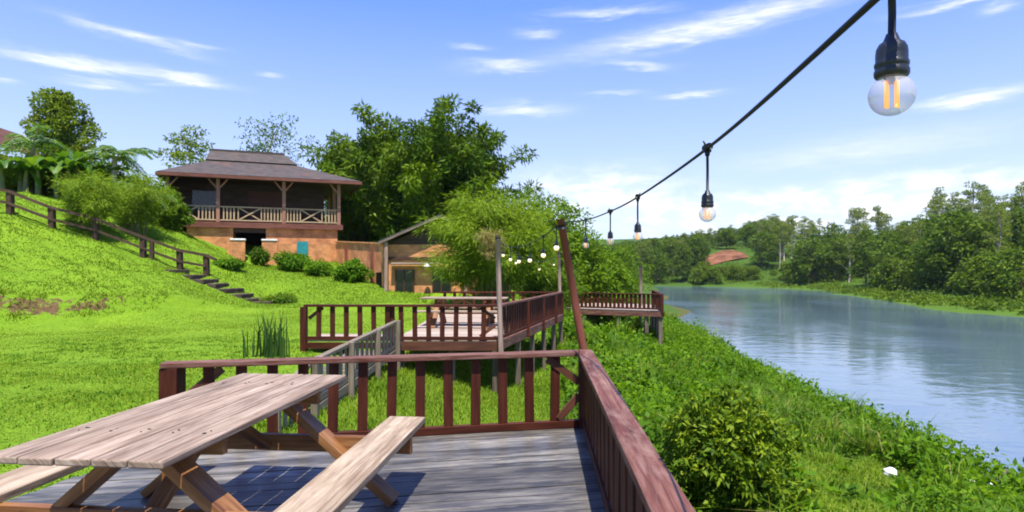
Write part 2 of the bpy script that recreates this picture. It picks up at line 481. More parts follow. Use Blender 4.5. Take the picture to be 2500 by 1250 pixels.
# ------------------------------------------------------------------ terrain
CP = [(-3.6, 0, -.28), (-3.6, 5, -.28), (-6, -6, -.2), (-8, 8, -.2), (-5, 10, -.25), (-12, 12, -.2), (-7, 14, -.2), (-10, 17, -.2), (-5.5, 17.5, -.15),
      (-7, 20, -.15), (-15, 8, -.2), (-20, 0, -.1), (-4, 20, -.2), (-18, 14, -.1), (-14, 15.5, -.2),
      (-1, 8, -.95), (0, 10, -1.15), (-1.5, 13, -.95), (.5, 14, -1.4), (-3, 8, -.4), (-3.2, 12, -.32), (-4.3, 14.5, -.25), (1, 7, -1.25), (1.2, 3, -1.3), (1.2, -2, -1.3),
      (-1, 3, -.75), (-1, -2, -.7), (0, 5, -1.05), (-2.6, 17, -.5), (-2.6, 20, -.4), (0, 18, -1.1), (1.5, 20, -1.4), (1.5, 17, -1.6),
      (3, 1, -1.7), (3, 6, -1.75), (3, 12, -1.85), (3, 20, -1.6), (6, 1, -2.4), (6, 6, -2.4), (6, 14, -2.45), (6, 26, -1.9), (8.4, 1, -2.95), (8.4, 7, -2.95), (8.4, 16, -2.95), (8.6, 26, -2.8),
      (10.4, -8, -3.4), (10.4, 5, -3.4), (10.4, 11, -3.4), (10.5, 16, -3.4), (10.6, 24, -3.4), (10.9, 32, -3.4), (11.2, 44, -3.4), (12.2, 56, -3.35), (12.6, -8, -4.3), (12.6, 5, -4.3), (12.6, 16, -4.3), (12.8, 24, -4.3), (13.2, 32, -4.3), (13.6, 44, -4.3), (15, 56, -4.3),
      (35, 5, -5), (35, 30, -5), (33, 60, -5), (38, 100, -5), (45, 140, -5), (46, 165, -4.6),
      (20, 90, -3.3), (24, 90, -4.2), (28, 125, -3.3), (33, 125, -4.2), (37, 165, -3.3), (41, 184, -3.3),
      (8, 60, -1), (3, 60, 1), (12, 90, -.5), (15, 125, 0), (22, 165, .5), (10, 40, -2.4), (5, 40, -.6),
      (0, 24, -.3), (2.2, 23, -.9), (3, 30, -.5), (2, 40, .5), (-5.5, 27, .37), (-1.4, 27, .3), (-1, 31, .6), (-5, 31, .8),
      (-14.3, 33, 1.65), (-8.3, 25, .14), (-6.3, 27, .70), (-9, 28.5, .95), (-11.7, 32, 1.42), (-10, 35, 1.9), (-13, 38, 2.0), (-16.6, 30, 3.3), (-18.5, 33, 3.9), (-18.5, 40, 4.2),
      (-15.3, 25.5, 1.96), (-14.04, 26, 1.45), (-13.06, 26.3, 1.15), (-10.4, 26, .06), (-18.25, 24.4, 3.08), (-19.6, 24, 3.6), (-26, 22, 5.2), (-8, 22.5, -.12), (-6, 23, -.05),
      (-14.8, 17.8, -.18), (-12.8, 19.2, -.18), (-11, 22.2, .0), (-15.4, 18.5, .42), (-13.3, 20, .36), (-17.5, 21, 1.74), (-15, 22.5, 1.46), (-12.75, 22.5, .80), (-20, 17.5, .9), (-25, 17, 1.6),
      (-25, 30, 5.3), (-20, 30, 4.5), (-26, 34, 5.9), (-30, 45, 7), (-16, 45, 4), (0, 45, 1.5), (-20, 60, 7), (0, 60, 2.5), (-33, 40, 6.8), (-60, 60, 10), (-60, 10, 8), (-60, 200, 14), (-20, 200, 9), (0, 120, 4),
      (56, 50, -3.3), (54.5, 65, -3.3), (53, 72, -3.3), (53, 80, -3.3), (59, 100, -3.3), (66, 125, -3.3), (72, 147, -3.3), (64, 172, -3.3), (50, 188, -3.3), (30, 200, -1),
      (49, 50, -4.4), (48, 80, -4.4), (54, 100, -4.4), (62, 130, -4.4), (64, 150, -4.4), (56, 168, -4.4),
      (68, 65, -2.5), (66, 80, -2.5), (71, 100, -2.4), (79, 125, -2.4), (84, 147, -2.2), (78, 180, -.8), (85, 65, .5), (85, 82, .5), (92, 100, 1.5), (100, 130, 2), (104, 155, 2.5), (86, 178, 0),
      (68, 188, 1.2), (70, 200, 6), (66, 212, 8), (90, 210, 9), (50, 215, 4), (120, 100, 5), (130, 150, 7), (150, 220, 12), (60, 300, 16), (30, 300, 14), (0, 300, 12), (120, 300, 18), (200, 60, 9), (250, 200, 16), (300, 400, 24), (0, 500, 24), (-150, 300, 24), (500, 100, 18)]
CPa = np.array(CP, float)
_D = np.linalg.norm(CPa[:, None, :2] - CPa[None, :, :2], axis=2)
_n = len(CPa)
_A = np.zeros((_n + 1, _n + 1)); _A[:_n, :_n] = _D; _A[_n, :_n] = 1; _A[:_n, _n] = 1
_w = np.linalg.solve(_A, np.append(CPa[:, 2], 0))


FOOTX = [-30, -20, -15.2, -13.2, -12, -11]; FOOTY = [16.5, 17.2, 18.2, 19.6, 20.9, 22]


def hz(x, y, bumps=True):
    x = np.atleast_1d(np.asarray(x, float)); y = np.atleast_1d(np.asarray(y, float))
    sh = x.shape; x = x.ravel(); y = y.ravel()
    out = np.empty(len(x))
    for i in range(0, len(x), 20000):
        d = np.hypot(x[i:i + 20000, None] - CPa[None, :, 0], y[i:i + 20000, None] - CPa[None, :, 1])
        out[i:i + 20000] = d @ _w[:_n] + _w[_n]
    if bumps:
        k = np.clip((x - 1) / 3, 0, 1) * .10 + np.clip((-x - 12) / 3, 0, 1) * np.clip((y - 18) / 3, 0, 1) * .09 + .012
        out += k * (np.sin(x * 2.1 + 1.3 * np.sin(y * 1.7)) * np.sin(y * 2.6 + .7 * np.sin(x * 2.9)) + .5 * np.sin(x * 5.3 + y * 3.1) * np.sin(y * 6.1 - x * 2.2))
    ft = np.interp(x, FOOTX, FOOTY); q = y - ft
    out += .34 * np.clip(q / .35, 0, 1) * np.exp(-np.clip(q, 0, 50) / 3.5) * np.clip((-10.5 - x) / 1.5, 0, 1)
    return out.reshape(sh)


def h1(x, y):
    return float(hz([x], [y])[0])


def axis(lo, hi, d0, d1, st, grow=1.22):
    a = list(np.arange(d0, d1 + 1e-6, st)); s = st
    x = d1
    while x < hi:
        s *= grow; s = min(s, 40); x += s; a.append(x)
    s = st; x = d0
    while x > lo:
        s *= grow; s = min(s, 40); x -= s; a.insert(0, x)
    return np.array(a)


gx = axis(-700, 1500, -24, 16, .22, 1.10); gy = axis(-60, 1600, 0, 36, .24, 1.10)
GX, GY = np.meshgrid(gx, gy)
GZ = hz(GX, GY)
nx, ny = len(gx), len(gy)
V = np.stack([GX.ravel(), GY.ravel(), GZ.ravel()], 1)
ii = (np.arange(ny - 1)[:, None] * nx + np.arange(nx - 1)[None, :]).ravel()
Q = np.stack([ii, ii + 1, ii + 1 + nx, ii + nx], 1)
gc = Cloud(); gc.raw(V, Q)


def ground_mat():
    m, nd, ln, b = new_mat('grassy ground')
    ob = nd.new('ShaderNodeTexCoord').outputs['Object']
    n1 = noise_tex(nd, ln, ob, .5, 5, .6); n2 = noise_tex(nd, ln, ob, 9, 6, .7)
    r = ramp(nd, [(.32, (.085, .168, .008)), (.5, (.13, .232, .010)), (.68, (.18, .272, .014))])
    f = math_n(nd, ln, 'ADD', math_n(nd, ln, 'MULTIPLY', n1.outputs['Fac'], .45), math_n(nd, ln, 'MULTIPLY', n2.outputs['Fac'], .55))
    ln.new(f, r.inputs[0])
    a = nd.new('ShaderNodeAttribute'); a.attribute_name = 'soil'
    n3 = noise_tex(nd, ln, ob, 3.2, 7, .75)
    s = math_n(nd, ln, 'ADD', a.outputs['Fac'], math_n(nd, ln, 'MULTIPLY', math_n(nd, ln, 'SUBTRACT', n3.outputs['Fac'], .56), 3.0))
    s = math_n(nd, ln, 'MULTIPLY', math_n(nd, ln, 'SUBTRACT', s, .5), 6, True)
    r2 = ramp(nd, [(.3, (.05, .028, .012)), (.7, (.17, .105, .05))])
    ln.new(n2.outputs['Fac'], r2.inputs[0])
    w = nd.new('ShaderNodeAttribute'); w.attribute_name = 'wild'
    c = mix_c(nd, ln, w.outputs['Fac'], r.outputs[0], (.035, .075, .008))
    c = mix_c(nd, ln, s, c, r2.outputs[0])
    ln.new(c, b.inputs['Base Color']); b.inputs['Roughness'].default_value = .9; b.inputs['Specular IOR Level'].default_value = .15
    bp = nd.new('ShaderNodeBump'); bp.inputs['Strength'].default_value = .6; bp.inputs['Distance'].default_value = .06
    ln.new(n2.outputs['Fac'], bp.inputs['Height']); ln.new(bp.outputs[0], b.inputs['Normal'])
    return m


ground = tag(gc.build('ground', ground_mat(), smooth=True), kind='structure')
x, y, z = V[:, 0], V[:, 1], V[:, 2]
# bare soil where the foot of the left bank was cut
foot = np.interp(x, FOOTX, FOOTY)
soil = 1.15 * np.exp(-((y - foot - .2) / .36) ** 2) * (x < -11.5) * np.clip((-11 - x) / 2.5, 0, 1)
soil = np.maximum(soil * .85, np.clip((-2.9 - z) / .4, 0, 1) * .8 * (x < 30))
wild_amt = np.clip((x - 2.0) / 1.5, 0, 1) * (y < 60) * .75  # how far the ground takes the darker green of wild growth
wild_amt = np.maximum(wild_amt, ((y > 45) * .9))
strip = (x > 48) & (y < 170) & (z < -1.7)
wild_amt = np.where(strip, .68, wild_amt)
at_ = ground.data.attributes.new('soil', 'FLOAT', 'POINT'); at_.data.foreach_set('value', soil.astype(np.float32))
at_ = ground.data.attributes.new('wild', 'FLOAT', 'POINT'); at_.data.foreach_set('value', wild_amt.astype(np.float32))

# red earth slip on the far hillside
pts = [(56, 199), (60, 196.5), (65, 195.5), (70, 196), (76, 197.5), (76.5, 203), (75, 209), (71, 208), (66, 205), (60, 201.5)]
cx, cy = np.mean([p[0] for p in pts]), np.mean([p[1] for p in pts])
rv, rf = [], []
NR = 8
for k in range(NR + 1):
    for p in pts:
        t = k / NR
        X, Y = cx + (p[0] - cx) * t, cy + (p[1] - cy) * t
        rv.append((X, Y, h1(X, Y) + .35 * (1.02 - t ** 4) + random.uniform(-.15, .15) * (k < NR)))
n = len(pts)
for k in range(NR):
    for i in range(n):
        rf.append((k * n + i, k * n + (i + 1) % n, (k + 1) * n + (i + 1) % n, (k + 1) * n + i))
me = bpy.data.meshes.new('red_earth'); me.from_pydata(rv, [], rf); me.update()
tag(link('red_earth', me, plain('red earth', (.17, .075, .042), .9, .1, 0, .35, .6, .6)), kind='structure')


# ------------------------------------------------------------------ water
def water_mat():
    m, nd, ln, b = new_mat('river water')
    ob = nd.new('ShaderNodeTexCoord').outputs['Object']
    b.inputs['Base Color'].default_value = (.085, .13, .165, 1)
    b.inputs['IOR'].default_value = 2.5; b.inputs['Specular IOR Level'].default_value = .5
    pn = noise_tex(nd, ln, ob, .06, 4, .6, (1, .55, 1), .8)
    r = ramp(nd, [(.40, (.03,) * 3), (.62, (.13,) * 3)])
    ln.new(pn.outputs['Fac'], r.inputs[0]); ln.new(r.outputs[0], b.inputs['Roughness'])
    n1 = noise_tex(nd, ln, ob, .9, 3, .55, (.55, 1, 1), .5); n2 = noise_tex(nd, ln, ob, 4.5, 3, .6, (1, .6, 1))
    h = math_n(nd, ln, 'ADD', n1.outputs['Fac'], math_n(nd, ln, 'MULTIPLY', n2.outputs['Fac'], .12))
    amp = math_n(nd, ln, 'ADD', math_n(nd, ln, 'MULTIPLY', pn.outputs['Fac'], .42), .03)
    bp = nd.new('ShaderNodeBump'); bp.inputs['Distance'].default_value = .12
    ln.new(amp, bp.inputs['Strength'])
    ln.new(h, bp.inputs['Height']); ln.new(bp.outputs[0], b.inputs['Normal'])
    return m


WZ = -3.5
wm = MB(); wm.poly([(7.5, -60, WZ), (110, -60, WZ), (110, 215, WZ), (7.5, 215, WZ)])
tag(wm.build('river', water_mat()), kind='structure')


# ------------------------------------------------------------------ timber structures
def lerp(a, b, t):
    return Vector(a) * (1 - t) + Vector(b) * t


def plank_floor(root, FL, FR, lv, rv_, depth, w, mat, ztop=0.0, th=.035, gap=.009, name='decking'):
    mb = MB(); t = 0
    FL, FR, lv, rv_ = Vector((*FL, 0)), Vector((*FR, 0)), Vector((*lv, 0)), Vector((*rv_, 0))
    while t < depth - .02:
        a = t + gap / 2; c = min(t + w - gap / 2, depth)
        j = random.uniform(-.012, .012); k = random.uniform(-.012, .012); dz = random.uniform(-.003, .003)
        q = [FL + lv * c, FR + rv_ * c, FR + rv_ * a, FL + lv * a]
        q[0].x += j; q[3].x += j; q[1].x += k; q[2].x += k
        mb.hexa([p + Vector((0, 0, ztop - th + dz)) for p in q] + [p + Vector((0, 0, ztop + dz)) for p in q])
        t += w
    return mb.build(name, mat, root)


def railing(root, A, B, z, h, step, mt=None, mr=None, top=(.14, .045), bal=(.085, .035), bz=.10, s0=.2, s1=.2, bottom=True, zb=None, mb_=None):
    """posts-and-boards rail from A to B (x, y) on a floor at z (zb: floor height at B)"""
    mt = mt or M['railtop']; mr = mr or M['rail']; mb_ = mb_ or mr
    zb = z if zb is None else zb
    a, b = Vector((*A, z)), Vector((*B, zb))
    d = (b - a); L = d.length; d.normalize()
    MB().beam(a + Vector((0, 0, h - top[1] / 2)), b + Vector((0, 0, h - top[1] / 2)), top[0], top[1]).build('top_rail', mt, root, bevel=.006)
    if bottom:
        MB().beam(a + Vector((0, 0, bz - .035)), b + Vector((0, 0, bz - .035)), .06, .07).build('bottom_rail', mr, root, bevel=.004)
    n = max(1, round((L - s0 - s1) / step))
    fl = Vector((d.x, d.y, 0)).normalized()
    for i in range(n + 1):
        p = a + d * (s0 + (L - s0 - s1) * i / n)
        z0 = bz if bottom else .0
        e = Vector((random.uniform(-.006, .006), random.uniform(-.006, .006), 0))
        MB().beam(p + Vector((0, 0, z0 + .001)) + e, p + Vector((0, 0, h - top[1] - .001)) - e, bal[1], bal[0], fl).build('baluster', mb_, root, bevel=.003)


def post(root, x, y, z0, z1, w, mat, name='post', lean=(0, 0)):
    MB().beam((x, y, z0), (x + lean[0], y + lean[1], z1), w, w, (0, 1, 0)).build(name, mat, root, bevel=.005)


# ---- near deck
H = .727
FL, FR = (-2.9, 5.10), (.70, 5.84)
rvec, lvec = (-.0462, -1.0), (-.27, -1.0)
deck = empty('viewing_deck', (-1.1, 3.4, 0), 0, 'grey planked deck in the foreground with worn red handrails', 'deck')
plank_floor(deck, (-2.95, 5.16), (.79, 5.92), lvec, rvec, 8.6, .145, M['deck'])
dd = (Vector((*FR, 0)) - Vector((*FL, 0))).normalized()
MB().beam((-2.95, 5.14, -.15), (.78, 5.9, -.15), .05, .22).build('edge_beam', M['rail'], deck, bevel=.004)
RR = (FR[0] + rvec[0] * 8, FR[1] + rvec[1] * 8)
MB().beam((FR[0] + .075, FR[1], -.15), (RR[0] + .075, RR[1], -.15), .05, .22).build('edge_beam', M['rail'], deck, bevel=.004)
for t in (.08, .36, .64, .93):
    p = lerp((*FL, 0), (*FR, 0), t)
    post(deck, p.x, p.y - .12, h1(p.x, p.y) - .3, -.04, .12, M['greypost'], 'support_post')
# front rail
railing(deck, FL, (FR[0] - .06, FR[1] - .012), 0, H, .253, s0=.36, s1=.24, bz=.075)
# side rail towards the viewer
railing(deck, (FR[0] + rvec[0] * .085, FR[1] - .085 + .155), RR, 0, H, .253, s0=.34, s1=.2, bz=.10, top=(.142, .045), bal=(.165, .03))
post(deck, FR[0] - .01, FR[1] - .02, -.12, H - .046, .115, M['rail'], 'corner_post')
post(deck, FL[0] + .07, FL[1] + .02, -.12, H - .046, .15, M['rail'], 'corner_post')
fr = Vector((FR[0] - .065, FR[1] - .028, 0)); fdir = -dd
MB().beam(fr + Vector((0, 0, .43)), fr + fdir * .31 + Vector((0, 0, .66)), .03, .07).build('brace', M['brace'], deck, bevel=.003)
MB().beam(fr + Vector((0, 0, .31)), fr + fdir * .20 + Vector((0, 0, .09)), .03, .07).build('brace', M['brace'], deck, bevel=.003)
fl = Vector((FL[0] + .145, FL[1] + .03, 0))
MB().beam(fl + Vector((0, 0, .40)), fl + dd * .31 + Vector((0, 0, .66)), .03, .075).build('brace', M['brace'], deck, bevel=.003)

# ---- picnic table
TA = -math.atan2(.185, 1.96)


def picnic_table(loc, rz, label):
    t = empty('picnic_table', loc, rz, label, 'picnic table')
    mb = MB(); wd = .78 / 5
    for i in range(5):
        x = -.39 + wd * (i + .5); e = random.uniform(-.006, .006)
        mb.beam((x, -.985 + e, .735 + random.uniform(-.0015, .0015)), (x, .985 + e, .735), wd - .008, .032)
    mb.build('tabletop', M['tabletop'], t, True, .007)
    for y in (-.585, -.54, .60, .645):
        for i in range(5):
            MB().tube([(-.39 + wd * (i + .5) + random.uniform(-.02, .02), y, .749), (-.39 + wd * (i + .5), y, .7522)], .0042, 8).build('screw', M['cable'], t, True)
    for s in (-1, 1):
        MB().beam((.81 * s, -1.05, .43), (.81 * s, 1.05, .43), .26, .042).build('bench_seat', M['bench'], t, True, .006)
    for y, o in ((-.56, -.052), (.62, .052)):
        for s in (-1, 1):
            yy = y + .0275 * s * .04
            MB().beam((s * .84, yy, -.02 + .03), (s * .045, yy, .69), .055, .135, (s * -.7, 0, .7)).build('leg', M['leg'], t, True, .004)
        MB().beam((-.94, y + o, .355), (.94, y + o, .355), .045, .105).build('crossbar', M['leg'], t, True, .004)
        MB().beam((-.36, y - o, .672), (.36, y - o, .672), .045, .07).build('cleat', M['leg'], t, True, .003)
    for y in (-.56 - .078, .62 + .078):
        for x in (-.55, -.50, .50, .55):
            MB().tube([(x, y, .355 + (.02 if abs(x) > .52 else -.02)), (x, y + (.006 if y > 0 else -.006), .355 + (.02 if abs(x) > .52 else -.02))], .011, 10).build('bolt', M['cable'], t, True)
    MB().beam((0, -.50, .36), (0, .02, .69), .075, .05, (0, -.5, .8)).build('brace', M['leg'], t, True, .003)
    MB().beam((0, .58, .36), (0, .06, .69), .075, .05, (0, .5, .8)).build('brace', M['leg'], t, True, .003)
    return t


tab = picnic_table((-1.65, 3.41, 0), TA, 'large weathered picnic table with attached benches in the foreground')
tab2 = copy_tree(tab)
tab2.location = (-1.25, 16.3, 0.0); tab2.rotation_euler = (0, 0, R(86)); tab2.scale = (1, 1.15, 1)
tab2['label'] = 'small far picnic table on the middle deck behind its railing'

# ---- middle deck over the slope
mid = empty('railed_platform', (-.5, 16.5, 0), 0, 'dark red railed deck on posts in the middle distance', 'deck')
MF_L, MF_R, MB_R = (-4.4, 13.05), (-.30, 13.0), (1.64, 20.5)
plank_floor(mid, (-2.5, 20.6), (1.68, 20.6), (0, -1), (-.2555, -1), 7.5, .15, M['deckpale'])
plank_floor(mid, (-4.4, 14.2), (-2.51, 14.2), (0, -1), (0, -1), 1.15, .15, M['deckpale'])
MB().beam((-2.52, 13.03, -.13), (-.30, 13.0, -.13), .07, .19).build('edge_beam', M['brace'], mid, bevel=.004)
MB().beam((-4.4, 13.03, -.12), (-2.53, 13.03, -.12), .05, .13).build('edge_beam', M['rail'], mid, bevel=.004)
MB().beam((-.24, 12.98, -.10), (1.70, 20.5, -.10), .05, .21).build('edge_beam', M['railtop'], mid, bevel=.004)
railing(mid, MF_L, MF_R, 0, .75, .30, top=(.13, .05), bal=(.10, .04), s0=.3, s1=.3, bz=.07, mt=M['rail'])
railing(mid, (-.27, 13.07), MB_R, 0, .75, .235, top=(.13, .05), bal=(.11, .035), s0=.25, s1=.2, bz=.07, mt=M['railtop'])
railing(mid, (-2.45, 20.55), (1.56, 20.5), 0, .75, .32, top=(.12, .05), bal=(.10, .035), s0=.2, s1=.2, bz=.07, mt=M['rail'])
post(mid, -4.42, 13.05, -.35, .70, .13, M['rail'], 'corner_post')
post(mid, 1.66, 20.52, -.2, .70, .12, M['rail'], 'corner_post')
post(mid, -2.55, 13.10, -.4, .70, .09, M['rail'], 'corner_post')
q = Vector((-.36, 13.06, 0))
MB().beam(q + Vector((0, 0, .45)), q + Vector((-.32, 0, .68)), .03, .07).build('brace', M['brace'], mid)
MB().beam(q + Vector((0, 0, .30)), q + Vector((-.32, 0, .07)), .03, .07).build('brace', M['brace'], mid)
q = Vector((-4.33, 13.11, 0))
MB().beam(q + Vector((0, 0, .45)), q + Vector((.3, 0, .68)), .03, .07).build('brace', M['brace'], mid)
for t in (.02, .22, .42, .62, .82, .99):
    p = lerp((-.18, 13.0, 0), (1.74, 20.5, 0), t)
    post(mid, p.x - .10, p.y, h1(p.x, p.y) - .3, -.22, .13, M['greypost'], 'support_post')
for t in (.3, .55, .8):
    p = lerp((-.18, 13.0, 0), (1.74, 20.5, 0), t)
    MB().beam((p.x + .02, p.y, -.2), (p.x + .02, p.y, .70), .05, .09, (0, 1, 0)).build('post', M['rail'], mid)
for px_, yy in ((-2.4, 13.3), (-1.3, 13.3), (-.35, 13.25), (-2.4, 16.5), (-1, 16.5), (-1, 19.5)):
    post(mid, px_, yy, h1(px_, yy) - .3, -.05, .14, M['greypost'], 'support_post')

# ---- gangway from the near deck to the middle deck
ramp_ = empty('gangway', (-2.5, 10, -.5), 0, 'bleached grey timber gangway with picket rail climbing to the middle deck', 'walkway')
g0, g1 = Vector((-2.78, 7.3, -.62)), Vector((-2.46, 12.9, -.20))
mbp = MB(); L = (g1 - g0).length; k = int(L / .15)
for i in range(k):
    a = lerp(g0, g1, (i + .5) / k)
    mbp.box(a + Vector((-.45, 0, -.02)), (1.0, .138, .035))
mbp.build('decking', M['ramp'], ramp_)
for ox in (0.0,):
    o = Vector((ox, 0, 0)); a0, a1 = Vector((-2.70, 8.2, .255)) + o, Vector((-2.43, 12.85, .40)) + o
    MB().beam(a0, a1, .10, .05).build('top_rail', M['ramp'], ramp_, bevel=.004)
    MB().beam(Vector((a0.x - .05, 7.2, .0)), a0 + Vector((0, -.02, -.01)), .10, .05).build('top_rail', M['ramp'], ramp_, bevel=.004)
    b0, b1 = Vector((-2.70, 8.2, -.30)) + o, Vector((-2.43, 12.85, -.10)) + o
    MB().beam(b0, b1, .05, .09).build('bottom_rail', M['ramp'], ramp_, bevel=.004)
    MB().beam(b0 + Vector((.01, 0, -.13)), b1 + Vector((.01, 0, -.13)), .05, .12).build('edge_beam', M['ramp'], ramp_, bevel=.004)
    for i in range(17):
        t = (i + .5) / 17
        MB().beam(lerp(b0, b1, t) + Vector((0, 0, .05)), lerp(a0, a1, t) - Vector((0, 0, .027)), .03, .10, (0, 1, 0)).build('picket', M['ramp'], ramp_)
    for t in (0.0, .33, .66, .98):
        p = lerp(a0, a1, t)
        MB().beam((p.x + .07, p.y, h1(p.x, p.y) - .3), (p.x + .07, p.y, p.z + .04), .09, .09, (0, 1, 0)).build('post', M['ramp'], ramp_, bevel=.004)
    for i in range(5):
        p = Vector((a0.x - .05, 7.25 + .2 * i, 0))
        MB().beam((p.x, p.y, h1(p.x, p.y) - .1), (p.x, p.y, -.02 + .045 * i), .03, .07, (0, 1, 0)).build('picket', M['ramp'], ramp_)

# ---- far deck on stilts above the river
far = empty('stilt_deck', (4.5, 26, -.2), 0, 'far dark red deck on tall stilts at the edge of the river', 'deck')
fz = -.25
D0, D1, D2 = (1.9, 27.6), (6.25, 25.6), (7.0, 30.5)
u = (Vector((*D1, 0)) - Vector((*D0, 0))); u.normalize()
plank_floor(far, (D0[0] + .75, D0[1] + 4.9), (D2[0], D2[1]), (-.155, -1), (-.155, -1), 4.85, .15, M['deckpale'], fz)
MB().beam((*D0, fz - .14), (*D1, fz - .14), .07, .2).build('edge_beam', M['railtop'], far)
MB().beam((D1[0] + .05, D1[1], fz - .14), (D2[0] + .05, D2[1], fz - .14), .07, .2).build('edge_beam', M['rail'], far)
railing(far, D0, D1, fz, .72, .18, top=(.12, .05), bal=(.12, .035), s0=.2, s1=.2, bz=.12, mt=M['rail'])
railing(far, (D1[0] + .02, D1[1] + .08), D2, fz, .72, .26, top=(.12, .05), bal=(.11, .035), s0=.2, s1=.2, bz=.12, mt=M['rail'])
for p in (D0, D1, D2): post(far, p[0], p[1] + .02, fz - .1, fz + .68, .12, M['rail'], 'corner_post')
for t in (.30, .62, .87, .99):
    p = lerp((*D0, 0), (*D1, 0), t)
    post(far, p.x, p.y + .12, h1(p.x, p.y) - .4, fz - .24, .16, M['greypost'], 'stilt')
for t in (.35, .7, 1.0):
    p = lerp((*D1, 0), (*D2, 0), t)
    post(far, p.x - .05, p.y, h1(p.x, p.y) - .4, fz - .24, .16, M['greypost'], 'stilt')

# ---- poles
def pole(name, a, b, w, mat, label):
    o = empty(name, a, 0, label, 'pole')
    a, b = Vector(a), Vector(b)
    mid_ = lerp(a, b, .5) + Vector((random.uniform(-.01, .01), 0, 0))
    MB().tube([a, lerp(a, mid_, .5), mid_, lerp(mid_, b, .5), b], [w * .56, w * .54, w * .52, w * .5, w * .48], 10).build('shaft', mat, o)
    d = (b - a).normalized()
    MB().tube([b - d * .10, b - d * .06], [w * .55, w * .55], 10).build('cable_tie', M['cable'], o)
    return o


pole('light_pole', (1.09, 6.04, -1.45), (.478, 6.04, 1.99), .078, M['redpole'], 'leaning rust red pole rising behind the foreground deck corner')
pole('light_pole', (-.20, 12.9, -1.3), (-.30, 12.93, 2.22), .105, M['palepole'], 'upright pale wooden pole at the near corner of the middle deck')
pole('light_pole', (1.66, 20.65, -1.5), (1.58, 20.65, 2.1), .10, M['palepole'], 'thin grey pole at the far corner of the middle deck')
pole('light_pole', (6.05, 29.0, -2.4), (6.08, 29.0, 1.66), .15, M['ramp'], 'short pale post standing at the corner of the far stilt deck')

# ------------------------------------------------------------------ string lights
def sag(a, b, s, n=28):
    a, b = Vector(a), Vector(b)
    return [lerp(a, b, i / n) - Vector((0, 0, s * 4 * (i / n) * (1 - i / n))) for i in range(n + 1)]


hooks1 = [at(2177, -38, .80), at(1727, 362, 2.06), at(1557, 481, 3.45), at(1490, 516, 4.5), at(1430, 537, 5.35), (.478, 6.0, 1.955)]
hooks1 = [Vector(h) for h in hooks1]
hooks1.insert(0, Vector((.335, -.6, 1.885)))


def spline(pts, n=10):
    out = []
    for i in range(len(pts) - 1):
        p0 = pts[max(i - 1, 0)]; p1 = pts[i]; p2 = pts[i + 1]; p3 = pts[min(i + 2, len(pts) - 1)]
        for k in range(n):
            t = k / n
            out.append(.5 * ((2 * p1) + (p2 - p0) * t + (2 * p0 - 5 * p1 + 4 * p2 - p3) * t * t + (3 * p1 - p0 - 3 * p2 + p3) * t ** 3))
    return out + [pts[-1]]


c1 = MB(); c1.tube(spline(hooks1), .0054, 8)
tag(c1.build('light_cable', M['cable']), 'black cable of the string lights stretched down to the leaning red pole', 'cable')
A2, B2 = Vector((.478, 6.08, 1.955)), Vector((-.30, 12.84, 2.12))
c2 = MB(); c2.tube(sag(A2, B2, .20), .0062, 6)
tag(c2.build('light_cable', M['cable']), 'thin sagging black cable between the leaning pole and the pale pole', 'cable')
B3, C3 = Vector((-.30, 13.0, 2.12)), Vector((1.58, 20.57, 2.0))
c3 = MB(); c3.tube(sag(B3, C3, .35), .0062, 6)
tag(c3.build('light_cable', M['cable']), 'distant black cable from the pale pole to the thin grey pole', 'cable')

# one bulb, hook at the origin, hanging 0.15 m
def pendant(DR):
    pb = empty('pendant_bulb', (0, 0, 0), 0, '-', 'light bulb', 'bulbs of the string lights')
    MB().tube([(0, 0, .012), (0, 0, -.012)], [.0125, .0135], 12).tube([(0, -.018, .003), (0, .018, .003)], [.0125, .0125], 10).tube([(0, 0, -.008), (0, 0, -.026 if DR > .1 else -.012)], [.011, .007], 10).tube([(-.006, 0, .010), (-.015, 0, .024)], [.004, .002], 6).build('hook_clip', M['cable'], pb, True)
    MB().tube([(0, 0, -.010), (.0006, 0, -DR * .5), (0, 0, -DR)], .0048, 8).build('cord', M['cable'], pb, True)
    z0 = -DR
    MB().lathe((0, 0, z0), [(.0005, .010), (.0065, .009), (.009, .002), (.0105, -.001), (.0150, -.004), (.0180, -.010), (.0188, -.017), (.0188, -.027), (.0202, -.029), (.0202, -.033), (.0194, -.034), (.0194, -.037), (.0206, -.039), (.0206, -.044), (.0190, -.047), (.0170, -.048), (.0005, -.048)], 28).build('socket', M['socket'], pb, True)
    prof = [(.0160, -.0465)]
    for i in range(0, 15):
        a = R(38) + (PI - R(38)) * i / 14
        prof.append((.0275 * math.sin(a) + .0001, -.0475 - .0225 + .0262 * math.cos(a) - .001))
    gl = MB().lathe((0, 0, z0), prof, 28).build('globe', M['glass'], pb, True)
    fm = MB()
    for dx, dy in ((-.008, 0), (-.003, .004), (.003, -.004), (.008, 0)):
        fm.tube([(dx, dy, z0 - .052), (dx, dy, z0 - .087)], .0021, 6)
    fl_ = fm.build('filament', M['filament'], gl, True)
    MB().tube([(0, 0, z0 - .046), (0, 0, z0 - .056)], [.008, .004], 8).build('stem', M['white'], gl, True)
    return pb


near_pb, pb = pendant(.0735), pendant(.150)
labs = ['biggest and nearest clear globe bulb with amber filaments in a black socket',
        'second nearest hanging bulb, below a black clip halfway along the cable',
        'third bulb from the near end of the cable against pale cloud',
        'fourth bulb from the near end, hanging just above the far treeline',
        'fifth bulb from the near end, just before the leaning red pole']
for i, hk in enumerate(hooks1[1:6]):
    o = near_pb if i == 0 else (pb if i == 1 else copy_tree(pb))
    o.location = hk; o['label'] = labs[i]
    s_ = (1, 1, 1.0, 1.0, 1.0)[i]
    o.rotation_euler = (0, 0, random.uniform(0, 3)) if i else (0, 0, 0)
